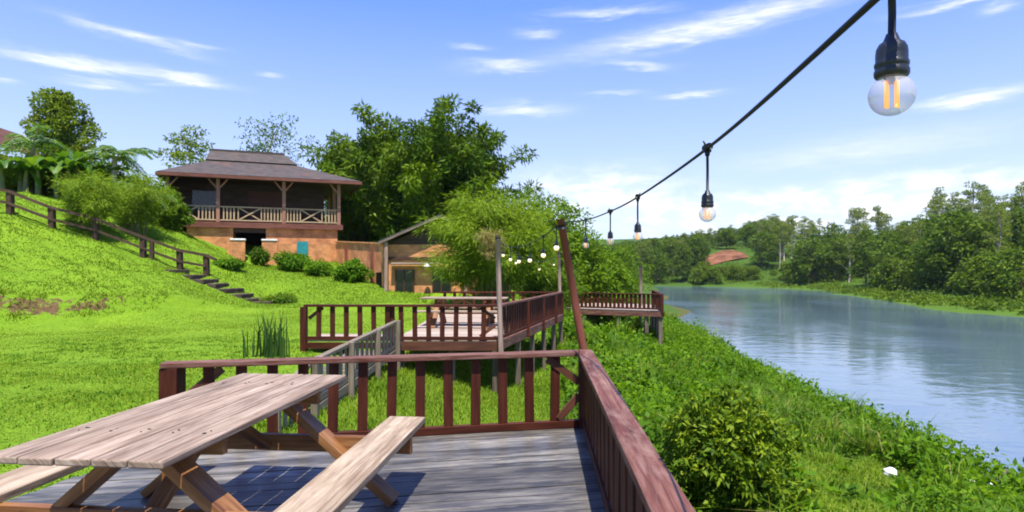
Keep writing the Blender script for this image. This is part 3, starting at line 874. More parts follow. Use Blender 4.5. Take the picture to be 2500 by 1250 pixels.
# small lit bulbs beyond the pole
bright = None
sp2 = sag(A2, B2, .20, 100)
lab2 = ['small glowing bulb just beside the leaning red pole', 'small glowing bulb next left of the leaning red pole', 'small glowing bulb halfway between the two poles', 'small glowing bulb left of the middle of the sagging cable', 'tiny glowing bulb second from the pale pole', 'tiny glowing bulb nearest to the pale pole']
for i, yy in enumerate((6.25, 7.1, 8.2, 9.3, 10.5, 11.7)):
    hk = min(sp2, key=lambda p: abs(p.y - yy))
    if bright is None:
        bright = copy_tree(pb)
        for ch in bright.children:
            for g in list(ch.children): bpy.data.objects.remove(g)
            if ch.name.startswith('globe'):
                ch.data = ch.data.copy(); ch.data.materials.clear(); ch.data.materials.append(M['glow'])
        KIDS[bright.name] = list(bright.children)
        o = bright
    else:
        o = copy_tree(bright)
    o.location = hk; o['label'] = lab2[i]
sp3 = sag(B3, C3, .35, 100)
lab3 = ['tiny pale bulb close behind the pale pole', 'tiny pale bulb one from the thin grey pole', 'tiny pale bulb next to the thin grey pole']
for i, yy in enumerate((14.6, 17.3, 19.6)):
    o = copy_tree(bright); o.location = min(sp3, key=lambda p: abs(p.y - yy)); o['label'] = lab3[i]

# ------------------------------------------------------------------ main house
HL, HRt = Vector((-18.6, 33.0, 0)), Vector((-10.16, 36.3, 0))
ang = math.atan2(HRt.y - HL.y, HRt.x - HL.x); W = (HRt - HL).length
FZ = 4.1
house = empty('veranda_house', (HL.x, HL.y, 0), ang, 'two storey brick house with dark tiled roof and wooden veranda', 'house')


def hb(c0, c1, name, mat, par=house, bev=0):
    a = Vector(c0); b_ = Vector(c1)
    return MB().box((a + b_) / 2, (abs(b_.x - a.x), abs(b_.y - a.y), abs(b_.z - a.z))).build(name, mat, par, True, bev)


def wallbox(c0, c1, name, mat, par):
    """brick box whose UVs are metres on each face"""
    x0, y0, z0 = c0; x1, y1, z1 = c1
    mb = MB()
    mb.poly([(x0, y0, z0), (x1, y0, z0), (x1, y0, z1), (x0, y0, z1)])
    mb.poly([(x1, y0, z0), (x1, y1, z0), (x1, y1, z1), (x1, y0, z1)])
    mb.poly([(x1, y1, z0), (x0, y1, z0), (x0, y1, z1), (x1, y1, z1)])
    mb.poly([(x0, y1, z0), (x0, y0, z0), (x0, y0, z1), (x0, y1, z1)])
    mb.poly([(x0, y0, z1), (x1, y0, z1), (x1, y1, z1), (x0, y1, z1)])
    return mb.build(name, mat, par, True)


DEP = 6.5
hb((-.1, -.1, FZ - .10), (W + .1, DEP, FZ), 'veranda_floor', M['darkwood'])
hb((-.12, -.16, FZ - .30), (W + .14, -.102, FZ + .01), 'edge_beam', M['fascia'])
hb((W + .102, -.1, FZ - .30), (W + .16, DEP, FZ + .01), 'edge_beam', M['fascia'])
posts = [0.08, .28 * W, .657 * W, W - .07]
for i, px_ in enumerate(posts):
    p = MB().beam((px_, .02, FZ), (px_, .02, 6.62), .19, .19, (0, 1, 0)).build('post', M['housepost'], house, True, .01)
    for s in (-1, 1):
        if (i == 0 and s < 0) or (i == 3 and s > 0): continue
        MB().beam((px_ + s * .09, .02, 6.0), (px_ + s * .5, .02, 6.5), .08, .09, (0, 1, 0)).build('bracket', M['housepost'], p, True)
for yy in (3.0, DEP - .1):
    MB().beam((W - .07, yy, FZ), (W - .07, yy, 6.62), .19, .19, (0, 1, 0)).build('post', M['housepost'], house, True, .01)
hb((-.1, -.08, 6.5), (W + .1, .12, 6.7), 'eaves_beam', M['darkwood'])
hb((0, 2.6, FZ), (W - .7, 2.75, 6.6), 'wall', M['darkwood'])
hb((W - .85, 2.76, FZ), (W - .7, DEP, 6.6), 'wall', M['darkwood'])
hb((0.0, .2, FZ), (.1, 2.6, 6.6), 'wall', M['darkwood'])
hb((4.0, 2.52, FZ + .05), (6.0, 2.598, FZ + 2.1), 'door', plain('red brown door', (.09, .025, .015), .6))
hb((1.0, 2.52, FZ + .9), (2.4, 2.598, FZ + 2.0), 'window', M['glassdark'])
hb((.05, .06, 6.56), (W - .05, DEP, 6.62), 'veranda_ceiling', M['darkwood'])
# veranda rail: balusters between the posts, three crossed panels
RT = FZ + .86
MB().beam((0, 0, RT), (W, 0, RT), .09, .07).build('top_rail', M['balus'], house, True)
MB().beam((0, 0, FZ + .12), (W, 0, FZ + .12), .07, .07).build('bottom_rail', M['balus'], house, True)
xp = [.99, 4.16, 7.44]
for c in xp:
    MB().beam((c - .55, -.005, FZ + .16), (c + .55, -.005, RT - .04), .04, .07, (0, 0, 1)).beam((c - .55, .04, RT - .04), (c + .55, .04, FZ + .16), .04, .07).build('crossed_panel', M['balus'], house, True)
    for s in (-.6, .6):
        MB().beam((c + s, 0, FZ + .155), (c + s, 0, RT - .036), .06, .06, (0, 1, 0)).build('baluster', M['balus'], house, True)
x = .2
while x < W - .15:
    if all(abs(x - c) > .68 for c in xp) and all(abs(x - p) > .15 for p in posts):
        MB().beam((x, 0, FZ + .156), (x, 0, RT - .036), .075, .05, (0, 1, 0)).build('baluster', M['balus'], house, True)
    x += .175
MB().beam((W - .04, .1, RT), (W - .04, DEP, RT), .09, .07).build('top_rail', M['balus'], house, True)
for k in range(24):
    y_ = .4 + k * .25
    MB().beam((W - .04, y_, FZ), (W - .04, y_, RT - .036), .05, .075, (0, 1, 0)).build('baluster', M['balus'], house, True)
# lower storey: walls butted round the dark passage
wallbox((1.0, .02, 1.2), (3.3, DEP, FZ - .101), 'wall', M['brick'], house)
wallbox((5.0, .02, 1.2), (W - .15, DEP, FZ - .101), 'wall', M['brick'], house)
hb((3.301, 3.4, 1.2), (4.999, 3.5, FZ - .102), 'passage_end', M['void'])  # black back panel: the passage's shade is painted, not cast
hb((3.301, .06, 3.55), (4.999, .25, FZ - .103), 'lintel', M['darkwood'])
# roof: hipped lower tier, raised ridge tier
EZ, ov = 6.66, 1.15
E = [(-.35, -.60, EZ), (W + ov, -.60, EZ), (W + ov, DEP + ov, EZ), (-.35, DEP + ov, EZ)]
T = [(2.0, 2.15, 7.86), (6.4, 2.15, 7.86), (6.4, 4.3, 7.86), (2.0, 4.3, 7.86)]
rf_ = MB()
for k in range(4):
    rf_.poly([E[k], E[(k + 1) % 4], T[(k + 1) % 4], T[k]])
roof = rf_.build('roof', M['roof'], house, True)
md = roof.modifiers.new('thick', 'SOLIDIFY'); md.thickness = .10; md.offset = -1
up = MB()
U0 = [(1.75, 1.9, 7.84), (6.75, 1.9, 7.84), (6.75, 4.55, 7.84), (1.75, 4.55, 7.84)]
rid = [(1.9, 3.2, 8.62), (6.0, 3.2, 8.62)]
up.poly([U0[0], U0[1], rid[1], rid[0]]); up.poly([U0[2], U0[3], rid[0], rid[1]]); up.poly([U0[1], U0[2], rid[1]]); up.poly([U0[3], U0[0], rid[0]])
up.build('ridge_roof', M['roof'], house, True)
MB().beam((1.85, 3.2, 8.63), (6.05, 3.2, 8.63), .22, .10).build('ridge_cap', M['roof'], house, True)
for k in range(4):
    a, b_ = Vector(E[k]), Vector(E[(k + 1) % 4])
    nrm = (b_ - a).normalized().cross(Vector((0, 0, 1))) * .03
    MB().beam(a + nrm + Vector((0, 0, -.11)), b_ + nrm + Vector((0, 0, -.11)), .05, .17).build('gutter_board', M['fascia'], house, True)

# low brick garden wall in front, with capped pillars and teal gate
gw = empty('garden_wall', (HL.x, HL.y, 0), ang, 'low orange brick wall with white capped pillars in front of the house', 'wall')
wallbox((5.6, -.90, 1.0), (W + .5, -.66, 2.92), 'wall', M['brick'], gw)
wallbox((3.05, -1.0, 1.0), (3.95, -.55, 3.06), 'pillar', M['brick'], gw)
wallbox((4.80, -1.0, 1.0), (5.598, -.55, 3.06), 'pillar', M['brick'], gw)
hb((3.2, -1.04, 3.062), (3.98, -.5, 3.16), 'cap', M['white'], gw, .02)
hb((4.77, -1.04, 3.062), (5.6, -.5, 3.16), 'cap', M['white'], gw, .02)
hb((6.62, -.95, 1.9), (7.22, -.902, 3.06), 'gate', M['teal'], gw)

# terrace wall stepping down to the cottage
tw_a, tw_b = Vector((-10.1, 35.3, 0)), Vector((-5.85, 28.0, 0))
tw = empty('terrace_wall', tw_a, math.atan2(tw_b.y - tw_a.y, tw_b.x - tw_a.x), 'red brick terrace wall running from the house down to the cottage', 'wall')
LW = (tw_b - tw_a).length
mbw = MB()
for yy, rev in ((0, False), (.25, True)):
    q = [(0, yy, 1.0), (LW, yy, -.2), (LW, yy, 2.62), (0, yy, 3.04)]
    mbw.poly(q[::-1] if rev else q)
mbw.poly([(0, 0, 3.04), (LW, 0, 2.62), (LW, .25, 2.62), (0, .25, 3.04)]); mbw.poly([(LW, 0, -.2), (LW, .25, -.2), (LW, .25, 2.62), (LW, 0, 2.62)])
mbw.build('wall', M['brick2'], tw, True)
MB().beam((-.05, .125, 3.08), (LW + .05, .125, 2.66), .36, .07).build('coping', M['brick'], tw, True)
hb((2.0, -.05, 1.3), (2.5, -.002, 2.75), 'panel', plain('faded red panel', (.32, .07, .04), .7), tw)
hb((6.6, -.05, .9), (7.1, -.002, 2.6), 'panel', plain('faded rust panel', (.30, .09, .05), .7), tw)
hb((7.5, -.05, .2), (8.15, -.002, 1.35), 'door', M['void'], tw)

# ------------------------------------------------------------------ cottage
cot = empty('brick_cottage', (-3.4, 27.6, .35), 0, 'small brick cottage with dark gable roof half hidden by feathery bamboo', 'cottage')


def cb(c0, c1, name, mat, par=cot, bev=0):
    a = Vector(c0); b_ = Vector(c1)
    mb = MB()
    x0, y0, z0 = a; x1, y1, z1 = b_
    o = wallbox((x0, y0, z0), (x1, y1, z1), name, mat, par)
    return o


# local x from the axis, y depth, z above ground
cb((-2.2, 0, -.3), (2.3, 4.5, 1.65), 'wall', M['brick3'])
cb((-2.2, .02, 1.652), (2.3, 4.48, 2.25), 'upper_wall', M['brick3'])
hb((-2.35, -.06, 1.56), (2.4, -.003, 1.70), 'beam', M['darkwood'], cot)
g = MB()
pk = (0.2, 3.5); ev = (2.55, 2.30)
for y0_, y1_ in ((-.32, 5.2),):
    g.poly([(-ev[0], y0_, ev[1]), (pk[0], y0_, pk[1]), (pk[0], y1_, pk[1]), (-ev[0], y1_, ev[1])][::-1])
    g.poly([(pk[0], y0_, pk[1]), (ev[0] + .4, y0_, ev[1]), (ev[0] + .4, y1_, ev[1]), (pk[0], y1_, pk[1])][::-1])
rf2 = g.build('roof', M['roofdark'], cot, True)
md = rf2.modifiers.new('thick', 'SOLIDIFY'); md.thickness = .09; md.offset = -1
MB().beam((-ev[0], -.36, ev[1] - .02), (pk[0], -.36, pk[1] - .02), .05, .10).build('bargeboard', M['greypost'], cot, True)
MB().beam((pk[0], -.36, pk[1] - .02), (ev[0] + .4, -.36, ev[1] - .02), .05, .10).build('bargeboard', M['greypost'], cot, True)
gm = MB(); gm.poly([(-2.3, .05, 2.255), (2.4, .05, 2.255), (.2, .05, 3.36)])
gm.build('gable', M['darkwood'], cot, True)
for x_ in (-2.2, 1.35):
    MB().beam((x_, -.22, -.4), (x_, -.22, 2.36 if x_ < 0 else 2.9), .15, .15, (0, 1, 0)).build('post', M['palepole'], cot, True, .01)
for x0_ in (-1.78, -.12):
    w_ = hb((x0_, -.05, .12), (x0_ + .74, -.004, 1.12), 'window', M['glassdark'], cot)
    for xx in (x0_ - .03, x0_ + .35, x0_ + .77):
        MB().beam((xx, -.05, .10), (xx, -.05, 1.14), .06, .06, (0, 1, 0)).build('frame', M['darkwood'], w_, True)
hb((1.1, -.06, -.2), (1.65, -.004, 1.35), 'door', plain('rust brown door', (.16, .05, .025), .7), cot)
mbc = MB(); mbc.beam((-2.0, -.20, 1.40), (.2, -.20, 1.40), .30, .04, (0, -.25, 1))
mbc.build('canopy', M['greypost'], cot, True)
lamp = empty('hanging_lamp', (-3.75, 27.1, 1.62), 0, 'small white lamp hanging under the cottage canopy', 'lamp')
MB().lathe((0, 0, 0), [(.001, .16), (.03, .15), (.05, .10), (.17, .0), (.165, -.01)], 16).build('shade', M['white'], lamp, True)
MB().tube([(0, 0, .15), (0, 0, .34)], .01, 6).build('cord', M['cable'], lamp, True)

# ------------------------------------------------------------------ house corner at the top of the hill
hh = empty('hilltop_house', (-36.1, 40, 6.5), R(8), 'brown gabled house corner among palms at the top left', 'house')
hb((-6, 0, -1), (.2, 5, 3.2), 'wall', M['brick2'], hh)
g = MB(); g.poly([(-7.5, -1.2, 5.3), (.3, -1.2, 4.9), (1.35, -1.2, 3.55), (-7.5, -1.2, 3.2)])
g.poly([(.3, -1.2, 4.9), (.3, 6, 4.9), (1.35, 6, 3.3), (1.35, -1.2, 3.55)]); g.poly([(-7.5, -1.2, 5.3), (-7.5, 6, 5.3), (.3, 6, 4.9), (.3, -1.2, 4.9)])
r3 = g.build('roof', M['roofbrown'], hh, True)
md = r3.modifiers.new('thick', 'SOLIDIFY'); md.thickness = .12
MB().beam((.3, -1.25, 4.95), (1.42, -1.25, 3.5), .1, .3).build('bargeboard', M['darkwood'], hh, True)

# ------------------------------------------------------------------ hillside steps and fence
fence_pts = [(-26, 22.9), (-23, 23.3), at(25, 525, 24.0).to_2d(), at(128, 560, 24.4).to_2d(), (-16.9, 24.95), at(350, 630, 25.5).to_2d(), at(440, 660, 26).to_2d(), at(505, 675, 26.3).to_2d()]
fence_pts = [Vector((p[0], p[1], h1(p[0], p[1]))) for p in fence_pts]
fe = empty('hillside_fence', fence_pts[4], 0, 'dark brown post and rail fence descending the grassy hillside', 'fence')
for i, p in enumerate(fence_pts):
    MB().beam(p + Vector((0, 0, -.3)), p + Vector((random.uniform(-.03, .03), 0, .90)), .20, .20, (0, 1, 0)).build('post', M['fence'], fe, bevel=.01)
    if i == 5:
        MB().beam(p + Vector((.33, .05, -.3)), p + Vector((.33, .05, .72)), .14, .14, (0, 1, 0)).build('post', M['fence'], fe, bevel=.01)
for i in range(len(fence_pts) - 1):
    a, b_ = fence_pts[i], fence_pts[i + 1]
    o = Vector((0, -.11, 0))
    MB().beam(a + o + Vector((0, 0, .86)), b_ + o + Vector((0, 0, .86)), .06, .115).build('rail', M['fence'], fe)
    MB().beam(a + o + Vector((0, 0, .40)), b_ + o + Vector((0, 0, .40)), .06, .10).build('rail', M['fence'], fe)
a = fence_pts[-1]
MB().beam(a + Vector((0, -.1, .86)), a + Vector((.45, -.1, .66)), .06, .115).build('rail', M['fence'], fe)

st = empty('garden_steps', (-13.5, 25, 1), 0, 'dark stone steps climbing the grassy hillside beside the fence', 'steps')
path = [(-9.9, 25.5), (-11.2, 25.6), (-13.2, 25.45), (-14.4, 25.1)]
acc = []
for i in range(len(path) - 1):
    a, b_ = Vector((*path[i], 0)), Vector((*path[i + 1], 0)); n = max(1, int((b_ - a).length / .42))
    for k in range(n): acc.append(lerp(a, b_, k / n))
for p in acc:
    zz = h1(p.x, p.y)
    m_ = MB(); sz = (.40 + random.uniform(-.05, .08), 1.15 + random.uniform(-.15, .15), .30)
    c = Vector((p.x, p.y + random.uniform(-.06, .06), zz - .045 - .05 * min(1, max(0, (-13.5 - p.x) / 2.5))))
    m_.box(c, sz, R(random.uniform(-8, 8)) + R(-8))
    m_.build('step', M['step'], st, bevel=.03)


# ------------------------------------------------------------------ vegetation builders
def rng_dirs(n, up=.0, rng=RNG):
    d = rng.normal(size=(n, 3)); d[:, 2] += up
    return d / np.linalg.norm(d, axis=1, keepdims=True)


def clump(cl, c, rad, n, L, Wd, rng=RNG, up=.35, shell=.55):
    """leaf clump: leaves mostly on the outside of an uneven ellipsoid"""
    d = rng_dirs(n, .15, rng)
    r = (shell + (1 - shell) * rng.random(n) ** .6)[:, None]
    rad = np.asarray(rad, float)
    wob = 1 + .25 * np.sin(d[:, :1] * 5 + c[0] * 3) * np.sin(d[:, 1:2] * 6 + c[1] * 2)
    P = np.asarray(c) + d * r * rad * wob
    D = d * .8 + rng.normal(size=(n, 3)) * .6 + np.array([0, 0, -.25])
    nz = d + np.array([0, 0, up])
    cl.leaves(P, D, L * rng.uniform(.6, 1.25, n), Wd * rng.uniform(.6, 1.25, n), rng=rng, nz=nz)


def tree_meshes(seed, Hh, cw, bare, nclump, nleaf, L, Wd, layered=False, flat=.6, tr=.022, spread=1.0):
    """returns (trunk MB, crown Cloud) at the origin"""
    r = random.Random(seed); rg = np.random.default_rng(seed)
    tb, cl = MB(), Cloud()
    x = y = 0; pts = []; n = 7
    lean = (r.uniform(-.08, .08), r.uniform(-.06, .06))
    for i in range(n + 1):
        t = i / n
        pts.append(Vector((lean[0] * Hh * t + r.uniform(-.02, .02) * Hh * t, lean[1] * Hh * t + r.uniform(-.02, .02) * Hh * t, Hh * .92 * t - .3 * (i == 0))))
    tb.tube(pts, [Hh * tr * (1.25 - .95 * i / n) for i in range(n + 1)], 7)

    def trunk_at(z):
        for a, b_ in zip(pts, pts[1:]):
            if a.z <= z <= b_.z: return lerp(a, b_, (z - a.z) / (b_.z - a.z))
        return pts[-1]
    for k in range(nclump):
        t = bare + (1 - bare) * (k + r.random()) / nclump
        prof_ = math.sin(PI * min(1, .18 + .82 * (t - bare) / (1 - bare) * .93)) ** .7 if not layered else (.45 + .55 * r.random()) * (1.05 - .55 * (t - bare) / (1 - bare))
        rad = cw * .5 * prof_ * (r.random() ** .5) * spread
        az = k * 2.4 + r.uniform(-.5, .5)
        o = trunk_at(min(Hh * .9, Hh * t * .94))
        c = Vector((o.x + rad * math.cos(az), o.y + rad * math.sin(az), Hh * t))
        s = cw * r.uniform(.13, .22)
        clump(cl, c, (s, s, s * flat), int(nleaf * r.uniform(.7, 1.3)), L, Wd, rg)
        st_ = trunk_at(max(Hh * .2, c.z - rad * .7 - Hh * .05))
        m_ = lerp(st_, c, .55) + Vector((0, 0, .04 * Hh * r.uniform(-.4, .6)))
        tb.tube([st_, m_, c], [Hh * tr * .38, Hh * tr * .25, Hh * tr * .1], 5, False)
    return tb, cl


def plant_tree(name, loc, tb, cl, mt, ml, label, cat='tree', group=None, rz=0):
    o = empty(name, loc, rz, label, cat, group)
    tb.build('trunk', mt, o, True); cl.build('crown', ml, o, True)
    return o


def bamboo(name, loc, n, Hh, reach, base, L, Wd, nodes, per, mleaf, label, cat, seed=1, t0=.25, culm_r=.035, droop=.5, sx=1.0, fine=False, mculm=None, zpow=1.0, tuft=False):
    rg = np.random.default_rng(seed); r = random.Random(seed)
    o = empty(name, loc, 0, label, cat)
    tb, cl = MB(), Cloud()
    for i in range(n):
        az = r.uniform(0, 2 * PI); rr = r.random() ** .6
        b0 = Vector((math.cos(az) * base * rr * sx, math.sin(az) * base * rr, -.3))
        az2 = az + r.uniform(-.6, .6)
        out = Vector((math.cos(az2) * sx, math.sin(az2), 0)) * reach * (r.random() ** .75) * (.25 + .75 * rr)
        h = Hh * (r.uniform(.45, 1.0) ** zpow) * (1 - .25 * rr * rr)

        def P(t):
            return b0 + out * (t ** 1.9) + Vector((0, 0, h * (t - droop * .45 * t ** 3.2) / (1 - droop * .2)))
        tb.tube([P(k / 7) for k in range(8)], [culm_r * (1.1 - .9 * k / 7) for k in range(8)], 5, False)
        for k in range(nodes):
            t = t0 + (1.02 - t0) * (k + r.random()) / nodes
            p = np.array(P(t)); m_ = per
            if tuft:
                q = Hh * .075 * r.uniform(.5, 1.15) * (1.15 - .4 * t)
                clump(cl, p + np.array([0, 0, -q * .2]), (q, q, q * .62), int(m_ * r.uniform(.6, 1.3)), L, Wd, rg, .45, .35)
                continue
            sz = Hh * (.046 if not fine else .042) * (.6 + .8 * r.random())
            C = p + rg.normal(size=(m_, 3)) * np.array([sz, sz, sz * .55])
            ox = np.array(out) / (np.linalg.norm(out) + 1e-6)
            D = (C - p) * (1.2 / sz) * .5 + ox * .5 + rg.normal(size=(m_, 3)) * .35 + np.array([0, 0, -.55 if not fine else -.35])
            cl.leaves(C, D, L * rg.uniform(.6, 1.2, m_), Wd * rg.uniform(.7, 1.2, m_), rng=rg)
    tb.build('culms', mculm or M['culm'], o, True); cl.build('foliage', mleaf, o, True)
    return o


# ---- big bamboo behind the house
bamboo('giant_bamboo', (-6.8, 46, h1(-6.8, 46)), 135, 13.6, 5.9, 3.2, .46, .135, 9, 88, M['bamboo'], 'huge dark green bamboo grove towering behind the house', 'bamboo', 3, .08, .05, .5, 1.05, tuft=True)
bamboo('giant_bamboo', (-12.5, 48, h1(-12.5, 48)), 34, 11.2, 3.2, 1.6, .46, .135, 8, 80, M['bamboo'], 'smaller bamboo grove just behind the right end of the roof', 'bamboo', 8, .08, .05, .6, tuft=True)
# ---- feathery bamboo in front of the cottage and on the hill
bamboo('feathery_bamboo', (-.75, 24.2, h1(-.75, 24.2)), 135, 6.4, 2.55, .6, .27, .036, 10, 46, M['feather'], 'large feathery yellow green bamboo clump behind the middle deck', 'bamboo', 5, .56, .018, .75, 1.0, True)
bamboo('feathery_bamboo', (1.5, 26.2, h1(1.5, 26.2)), 70, 3.9, 1.5, .7, .20, .030, 9, 30, M['riverside'], 'green feathery clump at the right of the large bamboo by the river', 'bamboo', 6, .05, .018, .75, 1.0, True)
bamboo('feathery_bamboo', at(215, 583, 25.7), 34, 4.2, 1.7, .3, .22, .032, 8, 36, M['feather'], 'feathery bamboo clump with bare stems beside the hillside fence', 'bamboo', 12, .52, .018, .75, 1.0, True)
bamboo('feathery_bamboo', at(330, 556, 27.6), 40, 3.7, 1.45, .45, .21, .03, 8, 34, M['feather'], 'wider feathery clump leaning towards the veranda house', 'bamboo', 13, .25, .018, .8, 1.0, True)
# dried tuft hanging on the clump behind the pale pole
bamboo('dry_grass_tuft', (-.72, 21.6, 2.1), 10, 1.8, .8, .2, .24, .026, 6, 26, M['straw'], 'straw coloured dried tuft in front of the feathery bamboo', 'plant', 17, .1, .01, .9, 1.0, True, M['straw'])

# ---- round tree at the top of the hill, bare light trees behind the roof
tb, cl = tree_meshes(21, 7.6, 4.3, .30, 34, 340, .28, .16, False, .8, .02)
plant_tree('hilltop_tree', (-36.4, 50, h1(-36.4, 50)), tb, cl, M['bark'], M['broad'], 'round crowned tree standing on top of the left hill')
tb, cl = tree_meshes(22, 5.8, 5.6, .50, 11, 130, .30, .14, True, .35, .012)
plant_tree('slender_tree', (-27.5, 52, h1(-27.5, 52)), tb, cl, M['bark'], M['broad'], 'thin tree with sparse flat crown above the left end of the roof')
tb, cl = tree_meshes(23, 8.0, 7.6, .48, 14, 100, .30, .13, True, .35, .012)
plant_tree('slender_tree', (-21.0, 52, h1(-21, 52)), tb, cl, M['bark'], M['bamboo'], 'sparse wispy tree above the middle of the roof')


# ---- banana plants and palms by the hilltop house
def frond(cl, base, az, L, Wd, rise, droop, segs=7):
    V, Q = [], []
    d = np.array([math.cos(az), math.sin(az), 0]); s = np.array([-math.sin(az), math.cos(az), 0])
    for k in range(segs + 1):
        t = k / segs
        p = np.array(base) + d * L * t * (1 - .15 * t) + np.array([0, 0, L * (rise * t - droop * t * t)])
        w = Wd * math.sin(PI * min(.97, .08 + .92 * t)) ** .6 * .5 + .01
        up_ = np.array([0, 0, -w * .35])
        V += [p - s * w - up_, p + up_ * .3, p + s * w - up_]
    for k in range(segs):
        a = k * 3
        Q += [(a, a + 1, a + 4, a + 3), (a + 1, a + 2, a + 5, a + 4)]
    cl.raw(V, Q)


def banana(loc, h, n, L, label, seed):
    r = random.Random(seed); o = empty('banana_plant', loc, 0, label, 'banana plant', 'banana plants on the left hill')
    tb, cl = MB(), Cloud()
    for j in range(3):
        bx, by = r.uniform(-.5, .5), r.uniform(-.5, .5); hh_ = h * r.uniform(.75, 1.0)
        tb.tube([(bx, by, -.3), (bx * 1.1, by, hh_ * .5), (bx * 1.2, by, hh_)], [.14, .12, .07], 8)
        for k in range(n):
            frond(cl, (bx * 1.2, by, hh_ - .1), k * 2.4 + r.uniform(-.4, .4), L * r.uniform(.7, 1.1), L * .26, r.uniform(.5, 1.3), r.uniform(.5, 1.2))
    tb.build('stem', M['culm'], o, True); cl.build('leaves', M['banana'], o, True)
    return o


def palm(loc, h, n, L, label, seed):
    r = random.Random(seed); rg = np.random.default_rng(seed)
    o = empty('palm_tree', loc, 0, label, 'palm', 'palms on the left hill')
    tb, cl = MB(), Cloud()
    tb.tube([(0, 0, -.3), (.05, 0, h * .5), (.12, 0, h)], [.16, .13, .11], 9)
    for k in range(n):
        az = k * 2.4 + r.uniform(-.3, .3); rise = r.uniform(.2, 1.1); dr = r.uniform(.7, 1.1); LL = L * r.uniform(.8, 1.1)
        d = np.array([math.cos(az), math.sin(az), 0]); s = np.array([-math.sin(az), math.cos(az), 0])
        t = np.linspace(.12, 1, 26)[:, None]
        P = np.array([.12, 0, h]) + d * LL * t + np.array([0, 0, 1]) * LL * (rise * t - dr * t * t)
        tb.tube([P[0], P[8], P[16], P[25]], [.02, .016, .01, .004], 4, False)
        for sg in (-1, 1):
            D = s * sg + d * .6 + np.array([0, 0, -.45]) + rg.normal(size=(26, 3)) * .1
            cl.leaves(P, D, LL * .30 * np.sin(PI * (.12 + .8 * t[:, 0])), .075, rng=rg)
    tb.build('trunk', M['bark'], o, True); cl.build('fronds', M['banana'], o, True)
    return o


bl = ['banana plant with broad leaves at the far left below the house', 'banana plant with broad leaves under the round tree', 'short banana plant left of the palms', 'ragged banana plant half behind the feathery clump']
for i, (px_, Y, h) in enumerate(((38, 29.5, 1.5), (110, 30, 1.7), (175, 30.5, 1.9), (235, 31, 2.0))):
    X = (px_ - 1250) / FPX * Y
    banana((X, Y, h1(X, Y)), h, 7, 1.45, bl[i], 40 + i)
for i, (px_, Y, h, lb) in enumerate(((275, 31, 2.7, 'palm with arching fronds right of the round tree'), (75, 31, 2.5, 'palm with arching fronds left of the round tree'), (325, 29.8, 1.3, 'low palm beside the feathery clump'))):
    X = (px_ - 1250) / FPX * Y
    palm((X, Y, h1(X, Y)), h, 17, 1.9, lb, 60 + i)


# ---- shrubs and hedges
def shrub(name, loc, rad, n, L, Wd, mleaf, label, cat='shrub', seed=1, boxy=False, lobes=7, sprigs=0):
    rg = np.random.default_rng(seed); r = random.Random(seed)
    o = empty(name, loc, 0, label, cat)
    cl, tb = Cloud(), MB()
    rx, ry, rz_ = rad
    if boxy:
        P = rg.uniform(-1, 1, (n, 3)); ax = rg.integers(0, 3, n); sg = np.sign(rg.normal(size=n)); P[np.arange(n), ax] = sg * rg.uniform(.75, 1.05, n)
        nz = np.zeros((n, 3)); nz[np.arange(n), ax] = sg
        Pw = P * np.array(rad) + np.array([0, 0, rz_])
        cl.leaves(Pw, rg.normal(size=(n, 3)) + nz * .6, L * rg.uniform(.6, 1.2, n), Wd, rng=rg, nz=nz)
    else:
        for k in range(lobes):
            a = k * 2.4; q = r.uniform(.2, .65) if sprigs < 100 else r.uniform(.35, .8)
            c = (math.cos(a) * rx * q, math.sin(a) * ry * q, rz_ * r.uniform(.55, 1.35))
            f_ = r.uniform(.34, .5) if sprigs > 100 else .5
            clump(cl, c, (rx * f_, ry * f_, rz_ * f_), n // lobes, L, Wd, rg, .35, .35)
        clump(cl, (0, 0, rz_ * .8), (rx * .75, ry * .75, rz_ * .85), n // 3, L, Wd, rg, .35, .3)
    for k in range(sprigs):
        d = rng_dirs(1, .5, rg)[0]; q = r.uniform(.85, 1.2) + .22 * max(0, math.sin(d[0] * 4 + 1) * math.sin(d[1] * 5))
        clump(cl, (d[0] * rx * q, d[1] * ry * q, rz_ * .85 + d[2] * rz_ * q), (rx * .13, ry * .13, rz_ * .11), 34, L * 1.1, Wd, rg, .4, .2)
    for k in range(7):
        a = k * .9; tb.tube([(0.05 * math.cos(a), .05 * math.sin(a), -.15), (rx * .5 * math.cos(a), ry * .5 * math.sin(a), rz_ * 1.2)], [.02, .008], 5, False)
    tb.build('stems', M['barkdark'], o, True); cl.build('foliage', mleaf, o, True)
    return o


def on_ground(px_, Y):
    X = (px_ - 1250) / FPX * Y
    return Vector((X, Y, h1(X, Y)))


shrub('rounded_hedge', on_ground(860, 29.2), (.80, .65, .46), 4200, .14, .08, M['hedge'], 'rounded thick green hedge in front of the terrace wall', 'hedge', 71, False, 9, 40)
shrub('garden_shrub', on_ground(715, 31.6), (1.0, .8, .55), 2600, .16, .08, M['hedge'], 'rounded green shrub below the teal gate', 'shrub', 72)
shrub('garden_shrub', on_ground(775, 30.4), (.8, .7, .45), 2000, .16, .08, M['bankleaf'], 'low dark shrub between the taller shrub and the thick hedge', 'shrub', 73)
shrub('garden_shrub', on_ground(632, 33.0), (.5, .5, .6), 1100, .2, .07, M['bamboo'], 'dark leafy shrub in the gap between the white capped pillars', 'shrub', 74)
shrub('garden_shrub', on_ground(565, 28.5), (.7, .6, .25), 1500, .14, .07, M['hedge'], 'low bright shrub on the slope right of the fence end', 'shrub', 75)
shrub('garden_shrub', on_ground(680, 25.4), (.85, .5, .22), 1500, .14, .05, M['bankgrass'], 'low ragged plant at the foot of the stone steps', 'shrub', 76)
